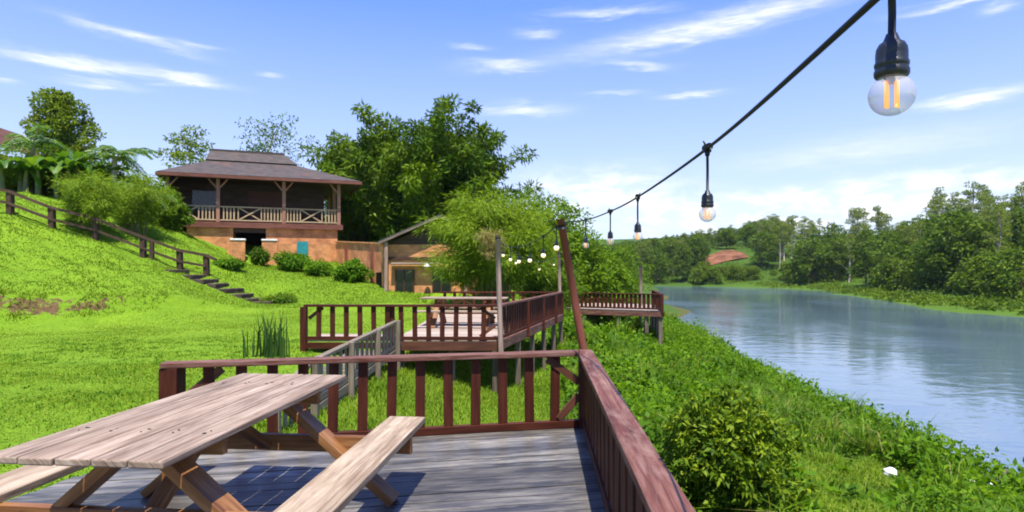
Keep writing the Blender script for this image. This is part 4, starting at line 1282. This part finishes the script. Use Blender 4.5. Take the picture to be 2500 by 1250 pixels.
shrub('garden_shrub', on_ground(1195, 25.0), (.9, .6, .6), 1500, .16, .07, M['riverside'], 'leafy shrub at the base of the large feathery bamboo', 'shrub', 77)
shrub('riverbank_bush', Vector((2.70, 7.8, h1(2.70, 7.8))), (.68, .68, .77), 13000, .088, .044, M['bush'], 'big dark small leaved bush beside the foreground handrail', 'bush', 78, False, 12, 230)

for i, (px_, Y, rad, ml, lb) in enumerate(((60, 31, (1.5, 1.2, .8), 'bamboo', 'dark shrub below the hilltop house at the far left'), (150, 32, (1.4, 1.2, 1.0), 'broad', 'dark leafy shrub behind the feathery clump on the hill'), (255, 32.5, (1.5, 1.2, 1.1), 'bamboo', 'dark shrub under the arching palm fronds'), (345, 31.5, (1.6, 1.3, 1.0), 'riverside', 'green shrub at the left end of the veranda'), (410, 31.0, (.9, .9, .8), 'bamboo', 'shrub touching the left corner post of the veranda'))):
    shrub('hillside_shrub', on_ground(px_, Y), rad, 3600, .26, .10, M[ml], lb, 'shrub', 150 + i, False, 9, 40)

# reeds beside the gangway
rd = empty('reed_clump', (-4.75, 12.0, h1(-4.75, 12)), 0, 'upright clump of dark reeds on the lawn beside the gangway', 'reeds')
cl = Cloud(); n = 90
B = np.stack([RNG.normal(0, .22, n), RNG.normal(0, .12, n), np.full(n, -.05)], 1)
a = RNG.uniform(0, 2 * PI, n)
D = np.stack([np.cos(a), np.sin(a), np.zeros(n)], 1)
cl.blades(B, D, RNG.uniform(.45, 1.05, n), .035, RNG.uniform(.02, .3, n))
cl.build('blades', M['reed'], rd, True)

# ---- riverside trees beyond the middle deck
spots = [(1420, 33, 3.2, 'bushy tree right behind the leaning red pole'), (1470, 36, 2.9, 'bushy green tree above the far stilt deck railing'), (1505, 44, 3.0, 'riverside tree at the end of the far stilt deck'),
         (1345, 33, 4.6, 'bright tree between the feathery bamboo and the leaning pole'), (1395, 42, 4.2, 'taller riverside tree behind the leaning red pole'), (1460, 52, 4.2, 'riverside tree upstream of the stilt deck'),
         (1290, 38, 5.4, 'dense tree behind the large feathery bamboo'), (1525, 70, 5.5, 'last tree on the near river bank before the water')]
for i, (px_, Y, h, lb) in enumerate(spots):
    tb, cl = tree_meshes(100 + i, h, h * 1.05, .10, 24, 230, .24, .12, False, .75, .016)
    plant_tree('riverside_tree', on_ground(px_, Y), tb, cl, M['barkdark'], M['riverside'], lb, 'tree', 'trees on the near river bank')
shrub('riverbank_shrub', on_ground(1500, 34), (1.3, 1.0, .8), 2600, .2, .09, M['riverside'], 'shrub behind the stilt deck railing', 'shrub', 132)

# ---- far bank woods
SKY_PTS = [(1450, 600), (1500, 592), (1600, 576), (1700, 566), (1800, 548), (1890, 525), (1960, 535), (2090, 502), (2130, 512), (2200, 535), (2255, 510), (2310, 462), (2360, 448), (2420, 478), (2460, 462), (2520, 455), (2900, 440)]
skx = [p[0] for p in SKY_PTS]; sky_ = [p[1] for p in SKY_PTS]
variants = []
gdesc = ['airy gum tree with pale trunk in the woods across the river', 'tall open gum tree with layered crown across the river', 'dense dark tree in the woods across the river', 'rounded green tree in the woods across the river', 'low spreading tree at the edge of the far bank']
specs = [(12, 6.0, .40, 11, 150, .40, .17, True, .34, .019), (15, 6.2, .46, 12, 140, .40, .17, True, .30, .017), (10, 7.0, .2, 20, 140, .6, .3, False, .8, .016), (9, 7.5, .22, 18, 140, .6, .3, False, .7, .016), (5, 6.0, .08, 14, 140, .5, .26, False, .8, .02)]
for k, sp in enumerate(specs):
    for j in range(2):
        tb, cl = tree_meshes(300 + k * 10 + j, *sp)
        variants.append((k, sp[0], tb, cl))
protos = {}
shore = [(54.5, 60), (54, 70), (54, 80), (59.5, 100), (66, 125), (73, 147), (66, 172), (51, 189), (42, 197)]
cand = []
rr = random.Random(5)
seglen = [math.hypot(b_[0] - a[0], b_[1] - a[1]) for a, b_ in zip(shore, shore[1:])]
tot = sum(seglen)


def shore_at(s):
    for (a, b_), L in zip(zip(shore, shore[1:]), seglen):
        if s <= L:
            t = s / L; nx_, ny_ = (b_[1] - a[1]) / L, -(b_[0] - a[0]) / L
            return a[0] + (b_[0] - a[0]) * t, a[1] + (b_[1] - a[1]) * t, nx_, ny_
        s -= L
    return (*shore[-1], .3, .95)


rows = [(11, 6.5, (4, 2, 0, 4)), (17, 5.0, (1, 3, 2, 0, 1)), (24, 4.6, (0, 1, 2, 1)), (32, 4.4, (0, 1, 1, 0)), (42, 4.4, (0, 1, 1)), (54, 6, (0, 1, 1))]
for off, step, kinds in rows:
    s = rr.uniform(0, step)
    while s < tot:
        X, Y, nx_, ny_ = shore_at(s)
        o_ = off + rr.uniform(-2.5, 2.5)
        X += nx_ * o_; Y += ny_ * o_
        s += step * rr.uniform(.75, 1.3)
        cand.append((X, Y, rr.choice(kinds), off))
for k in range(95):   # upstream hills
    Y = rr.uniform(203, 300); X = rr.uniform(.13, .50) * Y
    cand.append((X, Y, rr.choice((0, 2, 2, 3)), 60))
for k in range(60):
    Y = rr.uniform(186, 235); X = rr.uniform(.14, .31) * Y
    cand.append((X, Y, rr.choice((0, 1, 2, 3, 3)), 20))
for k in range(26):
    Y = rr.uniform(206, 250); X = rr.uniform(.30, .44) * Y
    cand.append((X, Y, rr.choice((0, 1, 2, 3)), 20))
for k in range(22):
    s_ = rr.uniform(.45, .85) * tot
    X, Y, nx_, ny_ = shore_at(s_); q_ = rr.uniform(12, 40)
    cand.append((X + nx_ * q_, Y + ny_ * q_, rr.choice((0, 2, 3, 4)), 20))
for k in range(34):
    Y = rr.uniform(178, 194); X = rr.uniform(.30, .40) * Y
    cand.append((X, Y, 4, 10))
count = 0
red_lo, red_hi = 1712, 1842
for X, Y, kind, off in cand:
    px_ = 1250 + FPX * X / Y
    if px_ < 1440 or px_ > 2640: continue
    z0_ = h1(X, Y)
    if z0_ < -3.2: continue
    top = 1.5 + (HOR - np.interp(px_, skx, sky_)) / FPX * Y
    hmax = top - z0_
    if red_lo < px_ < red_hi and Y < 212:
        hmax = min(hmax, 1.5 + (HOR - 648) / FPX * Y - z0_)
        if hmax < 1.6: continue
        kind = 4
    vs_ = [v for v in variants if v[0] == kind]
    v = rr.choice(vs_); nat = v[1]
    h = min(nat * rr.uniform(.85, 1.25), hmax * rr.uniform(.78, .92))
    if off >= 23: h = min(hmax * (rr.uniform(.80, 1.10) if kind in (0, 1) else rr.uniform(.50, .74)), nat * 1.5)
    if h < 1.5: continue
    sc = h / nat
    key = id(v[2])
    ml = M['gum'] if kind in (0, 1) else (M['wood2'] if kind in (2, 3) else M['farbank'])
    if key not in protos:
        o = plant_tree('far_bank_tree', (X, Y, z0_), v[2], v[3], M['bark'] if kind in (0, 1) else M['barkdark'], ml, gdesc[kind], 'tree', 'trees on the far river bank')
        protos[key] = o
    else:
        o = copy_tree(protos[key])
    o.location = (X, Y, z0_); w_ = rr.uniform(.9, 1.25) * max(.75, min(1.2, 1 / sc ** .4))
    if kind in (0, 1): w_ *= .8
    o.scale = (sc * w_, sc * w_, sc); o.rotation_euler = (0, 0, rr.uniform(0, 6.28))
    count += 1
print('far trees', count)

# far-bank undergrowth: one mass of scrub and waterside grass
cl = Cloud()
N = 900
S = RNG.uniform(0, tot, N); offs = np.concatenate([RNG.uniform(.5, 6, N // 3), RNG.uniform(5, 45, N - N // 3)])
for s, of in zip(S, offs):
    X, Y, nx_, ny_ = shore_at(s)
    X += nx_ * of; Y += ny_ * of
    z_ = h1(X, Y)
    px_ = 1250 + FPX * X / Y
    if z_ < -3.45 or (red_lo < px_ < red_hi and Y > 194 and RNG.random() < .55): continue
    sz = RNG.uniform(.4, .9) if of < 7 else RNG.uniform(.8, 2.2)
    clump(cl, (X, Y, z_ + sz * .25), (sz * 1.5, sz * 1.5, sz * .7), 42, .5, .26)
tag(cl.build('far_bank_scrub', M['farbank']), kind='stuff')

# ------------------------------------------------------------------ grass and river-bank cover
def scatter(n, fx, fy, keep):
    X = RNG.uniform(*fx, n); Y = RNG.uniform(*fy, n)
    k = keep(X, Y)
    X, Y = X[k], Y[k]
    return X, Y, hz(X, Y)


def in_deck(X, Y):
    ld = (Y < 5.95) & (X > -2.95 - .27 * np.maximum(0, 5.16 - Y) - .03) & (X < .85) & (Y - 5.15 < (X + 2.95) * .203 + .05)
    return ld


def on_lawn(X, Y):
    foot = np.interp(X, [-30, -20, -15.2, -13.2, -12, -11, -8, -3], [16.5, 17.2, 18.3, 19.8, 21.5, 23, 24, 25])
    return (Y < foot) & (X < -2.6) & ~in_deck(X, Y) & (np.abs(X) < Y * .9 + 1.0)


def grass_blades(cl, X, Y, Z, h, w, bend):
    n = len(X); a = RNG.uniform(0, 2 * PI, n)
    B = np.stack([X, Y, Z - .01], 1); D = np.stack([np.cos(a), np.sin(a), np.zeros(n)], 1)
    hn = h * RNG.uniform(.5, 1.3, n) * (1 + .35 * np.sin(X * 1.7 + np.sin(Y)) * np.sin(Y * 1.3))
    cl.blades(B, D, hn, w * RNG.uniform(.7, 1.3, n), bend * RNG.uniform(.3, 1.4, n))


lawn = Cloud()
X, Y, Z = scatter(170000, (-12, -2.6), (3.0, 11), on_lawn)
grass_blades(lawn, X, Y, Z, .036, .011, .8)
X, Y, Z = scatter(95000, (-18, -2.6), (11, 24), on_lawn)
grass_blades(lawn, X, Y, Z, .036, .02, .8)
tx, ty, tz = scatter(900, (-11, -2.8), (3.4, 15), on_lawn)
tk = RNG.integers(0, len(tx), 13000)
sp_ = RNG.uniform(.04, .13, len(tx))[tk]
X = tx[tk] + RNG.normal(0, 1, len(tk)) * sp_; Y = ty[tk] + RNG.normal(0, 1, len(tk)) * sp_
k_ = on_lawn(X, Y); X, Y = X[k_], Y[k_]
weeds = Cloud(); grass_blades(weeds, X, Y, hz(X, Y), .062, .017, 1.1)
tag(weeds.build('lawn_weeds', M['weed']), kind='stuff')
tag(lawn.build('lawn_grass', M['lawn']), kind='stuff')

sl = Cloud()


def on_slope(X, Y):
    foot = np.interp(X, [-30, -20, -15.2, -13.2, -12, -11, -8, -3], [16.9, 17.6, 18.7, 20.2, 21.8, 23, 24, 25])
    hs = (X > HL.x - .3) & (Y > np.interp(X, [HL.x, HRt.x], [HL.y, HRt.y]) - 1.0)
    return (Y > foot) & ~hs & (X < -3.5)


X, Y, Z = scatter(170000, (-30, -3.5), (17, 36), on_slope)
keep_ = (np.abs(Y - np.interp(X, FOOTX, FOOTY) - .2) > .38) | (X > -11.3) | (RNG.random(len(X)) < .5)
X, Y, Z = X[keep_], Y[keep_], Z[keep_]
grass_blades(sl, X, Y, Z, .075, .026, 1.0)
fx = RNG.uniform(-22, -11.2, 4500); fy = np.interp(fx, FOOTX, FOOTY) + RNG.choice([-.1, .3, .6], 4500) + RNG.normal(0, .16, 4500)
kk = np.sin(fx * 2.3) + np.sin(fx * 5.1 + 1) > -.4
grass_blades(sl, fx[kk], fy[kk], hz(fx[kk], fy[kk]), .13, .026, 1.2)
kk = RNG.random(len(X)) < .12
# under and between the decks
def between(X, Y):
    return ~in_deck(X, Y) & (Y > 5.3 - (X > .8) * 10)


X, Y, Z = scatter(75000, (-3.3, 3.2), (2.5, 15), between)
grass_blades(sl, X, Y, Z, .13, .016, .9)
X, Y, Z = scatter(16000, (-2.6, 2.2), (14.5, 22), lambda X, Y: X < 5)
grass_blades(sl, X, Y, Z, .14, .022, .9)
X, Y, Z = scatter(46000, (2.5, 9.4), (5, 14), lambda X, Y: X < .72 * Y)
grass_blades(sl, X, Y, Z, .16, .02, .9)
tag(sl.build('slope_grass', M['slopegrass']), kind='stuff')

# river bank: leafy mounds and long arching grass, thick towards the water
bk, bg, bd = Cloud(), Cloud(), Cloud()
M['bankdark'] = leafmat('dark riverbank leaves', [(.038, .105, .006), (.075, .165, .010), (.125, .23, .014)], .38, .6, .12, (.06, .13, .012), .7)


def bank_keep(X, Y):
    px_ = 1250 + FPX * X / np.maximum(Y, .5)
    return (X > 1.25) & (px_ < 2600)


CLEAR = [(7.95, 12.95, .8), (9.75, 12.75, .30), (9.3, 12.35, .2)]
X, Y, Z = scatter(6600, (1.3, 12.6), (3, 62), bank_keep)
for x_, y_, z_ in zip(X, Y, Z):
    near = y_ < 16
    if z_ < -3.55: continue
    if (x_ - 2.62) ** 2 + (y_ - 7.8) ** 2 < .9: continue
    if 1.3 < x_ < 7.2 and 25.2 < y_ < 31 : 
        if z_ > -1.2: continue
    if any((x_ - a) ** 2 + (y_ - b) ** 2 < r2 for a, b, r2 in CLEAR): continue
    openg = (.42 * y_ + .4 * math.sin(y_ * 2) < x_ < .66 * y_ + .5 * math.sin(y_ * 1.7)) and (5 < y_ < 13.4)
    p = RNG.random()
    if openg and p < .86: continue
    if near is False and p < .25: continue
    edge = max(0, min(1, (x_ - 6.5) / 3.5))
    sz = RNG.uniform(.20, .42) * (1 + .35 * edge) * (.75 + .6 * max(0, math.sin(x_ * 1.9 + 1.5 * math.sin(y_ * .9)) * math.sin(y_ * 1.5 + x_ * .4))) * (1 if y_ < 30 else 1.5)
    if openg: sz *= .5
    if y_ > 10 and x_ < 5: sz *= 1.15
    gz = (.36 * y_ < x_ < .62 * y_) and (12.5 < y_ < 20) and math.sin(x_ * 1.3 + y_ * .7) > -.55
    fld = math.sin(x_ * 1.1 + 2 * math.sin(y_ * .45)) * math.sin(y_ * .8 - x_ * .5)
    if RNG.random() < (.22 if gz else .80):
        n = int(64 if y_ < 14 else 40)
        big = RNG.random() < .4
        l_ = (.10 if not big else .17) * (1 if y_ < 14 else 1.35) * (1 + .35 * edge)
        clump(bd if RNG.random() < .30 + .45 * fld else bk, (x_, y_, z_ + sz * .45), (sz * 1.1, sz * 1.1, sz * RNG.uniform(.7, 1.15)), n, l_, l_ * .58, up=.5, shell=.3)
    else:
        n = 34
        a = RNG.uniform(0, 2 * PI, n)
        B = np.stack([x_ + RNG.normal(0, .10, n), y_ + RNG.normal(0, .10, n), np.full(n, z_ - .05)], 1)
        D = np.stack([np.cos(a), np.sin(a), np.zeros(n)], 1)
        bg.blades(B, D, RNG.uniform(.6, 1.25, n) * sz * (2.1 if not gz else 2.7), .022 if y_ < 14 else .034, RNG.uniform(.3, 1.1, n))
# taller stems sticking out along the water's edge
MX, MY, MZ = scatter(170, (1.6, 11.0), (4.5, 48), bank_keep)
for x_, y_, z_ in zip(MX, MY, MZ):
    if z_ < -3.45 or (x_ - 2.62) ** 2 + (y_ - 7.8) ** 2 < 2.0: continue
    if (.40 * y_ < x_ < .72 * y_) and (5 < y_ < 14): continue
    if 1.3 < x_ < 7.2 and 24.5 < y_ < 31 and z_ > -1.6: continue
    q = RNG.uniform(.42, .85); l_ = RNG.choice([.10, .14, .19])
    dk = bd if RNG.random() < .35 else bk
    for j in range(4):
        clump(dk, (x_ + RNG.normal(0, q * .5), y_ + RNG.normal(0, q * .5), z_ + q * RNG.uniform(.25, .6)), (q * .6, q * .6, q * .45), 130, l_, l_ * .55, up=.6, shell=.5)
X, Y, Z = scatter(200, (8.6, 11.0), (9, 50), lambda X, Y: X > 0)
for x_, y_, z_ in zip(X, Y, Z):
    for j in range(5):
        zz = z_ + .25 + .15 * j + RNG.uniform(-.05, .1)
        clump(bk, (x_ + RNG.normal(0, .12), y_ + RNG.normal(0, .12), zz), (.16, .16, .10), 12, .16, .085)
tag(bk.build('riverbank_undergrowth', M['bankleaf']), kind='stuff')
tag(bd.build('riverbank_creepers', M['bankdark']), kind='stuff')
tag(bg.build('riverbank_grass', M['bankgrass']), kind='stuff')


# ---- stones
def stone(name, loc, s, mat, label, cat, seed, group=None):
    r = random.Random(seed)
    rg = np.random.default_rng(seed)
    import bmesh
    bm = bmesh.new(); bmesh.ops.create_icosphere(bm, subdivisions=3, radius=1)
    off = rg.uniform(0, 9, 3)
    for v in bm.verts:
        c = v.co
        k = 1 + .22 * math.sin(c.x * 2.3 + off[0]) * math.cos(c.y * 2.7 + off[1]) + .12 * math.sin(c.z * 5 + c.x * 4 + off[2])
        v.co = Vector((c.x * s[0], c.y * s[1], c.z * s[2])) * k
    me = bpy.data.meshes.new(name); bm.to_mesh(me); bm.free()
    for p in me.polygons: p.use_smooth = True
    o = link(name, me, mat); o.location = loc
    return tag(o, label, cat, group)


def ray_ground(px_, py_):
    dx, dz = (px_ - 1250) / FPX, -(py_ - HOR) / FPX
    Yv = np.linspace(3, 60, 1200)
    d = CAM_H + dz * Yv - hz(dx * Yv, Yv)
    i = int(np.argmax(d < 0))
    return Vector((dx * Yv[i], Yv[i], CAM_H + dz * Yv[i]))


stone('white_stone', Vector((8.1, 13.17, h1(8.1, 13.17) + .12)), (.15, .12, .09), M['paleroc'], 'single flat white stone lying on the open grass of the bank', 'stone', 1)
for i, (x_, y_, s, lb) in enumerate(((9.72, 13.0, .15, 'white stone left of the other two by the water'), (10.05, 12.9, .13, 'small white stone nearest the right edge by the water'), (9.6, 12.5, .14, 'white stone lowest of the three among waterside plants'))):
    stone('white_stone', Vector((x_, y_, h1(x_, y_) + .12)), (s, s * .8, s), M['paleroc'], lb, 'stone', 5 + i)
stone('river_rock', Vector((10.95, 13.75, -3.35)), (.42, .38, .36), M['rock'], 'dark brown rock at the edge of the river', 'rock', 12)
stone('river_rock', Vector((11.5, 13.3, -3.45)), (.34, .3, .24), M['rock'], 'lower dark rock beside the larger rock in the water', 'rock', 13)

# ------------------------------------------------------------------ light, sky, camera
sun_to = Vector((.035, -.34, .93)).normalized()
elev = math.asin(sun_to.z); az = math.atan2(sun_to.x, sun_to.y)
sd = bpy.data.lights.new('sun', 'SUN'); sd.energy = 4.35; sd.angle = R(.5); sd.color = (1, .95, .86)
so = bpy.data.objects.new('sun', sd); COL.objects.link(so)
so.rotation_euler = (-sun_to).to_track_quat('-Z', 'Y').to_euler(); so.location = (0, 0, 30)

wd = bpy.data.worlds.new('World'); SC.world = wd; wd.use_nodes = True
nd, ln = wd.node_tree.nodes, wd.node_tree.links
bgn = nd['Background']
skyn = nd.new('ShaderNodeTexSky'); skyn.sky_type = 'NISHITA'; skyn.sun_disc = False
skyn.sun_elevation = elev; skyn.sun_rotation = az; skyn.air_density = 1.0; skyn.dust_density = .3; skyn.ozone_density = 3.0
dirv = nd.new('ShaderNodeTexCoord').outputs['Generated']
sep = nd.new('ShaderNodeSeparateXYZ'); ln.new(dirv, sep.inputs[0])
azn = math_n(nd, ln, 'ARCTAN2', sep.outputs[0], sep.outputs[1])
eln = math_n(nd, ln, 'ARCSINE', sep.outputs[2])
# clear-sky colour: the physical sky graded towards a saturated blue aloft, paler low down
gr = ramp(nd, [(0.0, (.70, .81, 1.0)), (.10, (.59, .72, 1.04)), (.24, (.38, .535, 1.04)), (.40, (.165, .33, 1.05)), (1.0, (.09, .20, .85))])
ln.new(math_n(nd, ln, 'MULTIPLY', eln, 1.0, True), gr.inputs[0])
SKY_MIX = .80
skyscaled = nd.new('ShaderNodeVectorMath'); skyscaled.operation = 'SCALE'; skyscaled.inputs['Scale'].default_value = .14
ln.new(skyn.outputs[0], skyscaled.inputs[0])
base = mix_c(nd, ln, SKY_MIX, skyscaled.outputs[0], gr.outputs[0])
# streaky clouds: (azimuth, elevation) of each streak as measured
streaks = [(320, 88, 130, 11, .10, .9), (200, 160, 190, 12, .0, 1.0), (460, 192, 90, 9, .05, .8), (250, 205, 90, 7, 0, .5), (10, 197, 30, 6, 0, .6), (1750, 60, 320, 22, -.11, 1.0), (1480, 30, 120, 10, 0, .7),
           (1310, 80, 45, 10, 0, .5), (1235, 160, 85, 11, 0, .7), (1560, 158, 65, 8, .12, .7), (1275, 268, 90, 13, 0, .75), (1685, 231, 65, 6, 0, .8), (1500, 228, 60, 5, 0, .4), (2370, 238, 130, 12, -.03, 1.0), (2350, 5, 140, 8, 0, .8),
           (2100, 365, 300, 32, -.05, .42), (1150, 112, 40, 6, 0, .45), (2440, 20, 40, 8, 0, .6), (1450, 460, 170, 40, 0, 1.2), (2150, 480, 340, 36, -.05, 2.0), (1620, 510, 260, 28, 0, 1.5), (1650, 556, 90, 18, 0, 1.0), (1900, 545, 300, 26, 0, .9), (2350, 460, 120, 18, 0, .8), (660, 183, 25, 6, 0, .5), (480, 110, 60, 7, .05, .4)]
wv = nd.new('ShaderNodeCombineXYZ'); ln.new(azn, wv.inputs[0]); ln.new(eln, wv.inputs[1])
wn = noise_tex(nd, ln, wv.outputs[0], 1.0, 6, .62, (10, 60, 1), .4)
wn2 = noise_tex(nd, ln, wv.outputs[0], 1.0, 5, .6, (26, 170, 1), .3)
jit = math_n(nd, ln, 'MULTIPLY', math_n(nd, ln, 'SUBTRACT', wn.outputs['Fac'], .5), .035)
ely = math_n(nd, ln, 'ADD', eln, jit)
low_ = None
wn3 = noise_tex(nd, ln, wv.outputs[0], 1.0, 6, .6, (16, 42, 1), .5)
tot_ = None
for px_, py_, a_, b_, sl_, amp in streaks:
    a0 = math.atan((px_ - 1250) / FPX); ca = math.cos(a0)
    e0 = math.atan((HOR - py_) / FPX * ca)
    aa = a_ / FPX * ca * ca; bb = b_ / FPX * ca
    du = math_n(nd, ln, 'SUBTRACT', azn, a0)
    dv = math_n(nd, ln, 'SUBTRACT', ely, e0)
    dv = math_n(nd, ln, 'ADD', dv, math_n(nd, ln, 'MULTIPLY', du, sl_ / ca))
    q1 = math_n(nd, ln, 'POWER', math_n(nd, ln, 'ABSOLUTE', math_n(nd, ln, 'DIVIDE', du, aa)), 2.0)
    q2 = math_n(nd, ln, 'POWER', math_n(nd, ln, 'ABSOLUTE', math_n(nd, ln, 'DIVIDE', dv, bb)), 2.0)
    g_ = math_n(nd, ln, 'EXPONENT', math_n(nd, ln, 'MULTIPLY', math_n(nd, ln, 'ADD', q1, q2), -1.0))
    g_ = math_n(nd, ln, 'MULTIPLY', g_, amp)
    if py_ > 400:
        low_ = g_ if low_ is None else math_n(nd, ln, 'ADD', low_, g_)
    else:
        tot_ = g_ if tot_ is None else math_n(nd, ln, 'ADD', tot_, g_)
tex = math_n(nd, ln, 'ADD', math_n(nd, ln, 'MULTIPLY', wn2.outputs['Fac'], 1.4), math_n(nd, ln, 'MULTIPLY', wn.outputs['Fac'], .9))
tex = math_n(nd, ln, 'SUBTRACT', tex, .45)
cf = math_n(nd, ln, 'MULTIPLY', tot_, tex, True)
puff = math_n(nd, ln, 'MULTIPLY', math_n(nd, ln, 'SUBTRACT', wn3.outputs['Fac'], .43), 5.0, True)
puff = math_n(nd, ln, 'ADD', math_n(nd, ln, 'MULTIPLY', puff, .8), .2)
lowf = math_n(nd, ln, 'MULTIPLY', math_n(nd, ln, 'MULTIPLY', low_, 1.0, True), puff, True)
cf = math_n(nd, ln, 'MAXIMUM', cf, lowf)
cloudy = mix_c(nd, ln, math_n(nd, ln, 'MULTIPLY', cf, .9), base, (1.02, 1.01, 1.02))
ln.new(cloudy, bgn.inputs['Color'])
bgn.inputs['Strength'].default_value = .63

cam = bpy.data.cameras.new('camera'); co = bpy.data.objects.new('camera', cam); COL.objects.link(co)
co.location = (0, 0, CAM_H); co.rotation_euler = (R(90), 0, 0)
cam.sensor_width = 36; cam.lens = 36 * FPX / 2500; cam.shift_y = (HOR - 625) / 2500
cam.clip_start = .05; cam.clip_end = 5000
SC.camera = co

vs = SC.view_settings
vs.view_transform = 'Standard'; vs.look = 'None'; vs.gamma = 1; vs.use_curve_mapping = False
vs.exposure = 1.06
cy_ = SC.cycles
cy_.max_bounces = 7; cy_.diffuse_bounces = 3; cy_.glossy_bounces = 3; cy_.transmission_bounces = 4; cy_.transparent_max_bounces = 8
cy_.use_denoising = True
cy_.sample_clamp_indirect = 4
cy_.filter_width = 1.9

# ------------------------------------------------------------------ the air over the river
zs = [float(GZ.max()), 24.0]
zs += [14.0 + h1(-6.8, 46), 20.0]
hx0, hx1, hy0, hy1, hz0, hz1 = -720, 1520, -80, 1640, float(GZ.min()) - 1, max(zs) + 4
hm, nd, ln, b = new_mat('river air')
nd.remove(b)
pv = nd.new('ShaderNodeVolumePrincipled'); pv.inputs['Color'].default_value = (.72, .84, 1, 1); pv.inputs['Density'].default_value = HAZE; pv.inputs['Anisotropy'].default_value = .2
ln.new(pv.outputs[0], nd['Material Output'].inputs['Volume'])
hb_ = MB().box(((hx0 + hx1) / 2, (hy0 + hy1) / 2, (hz0 + hz1) / 2), (hx1 - hx0, hy1 - hy0, hz1 - hz0))
print('haze box', hz0, hz1)
tag(hb_.build('haze', hm), kind='stuff')
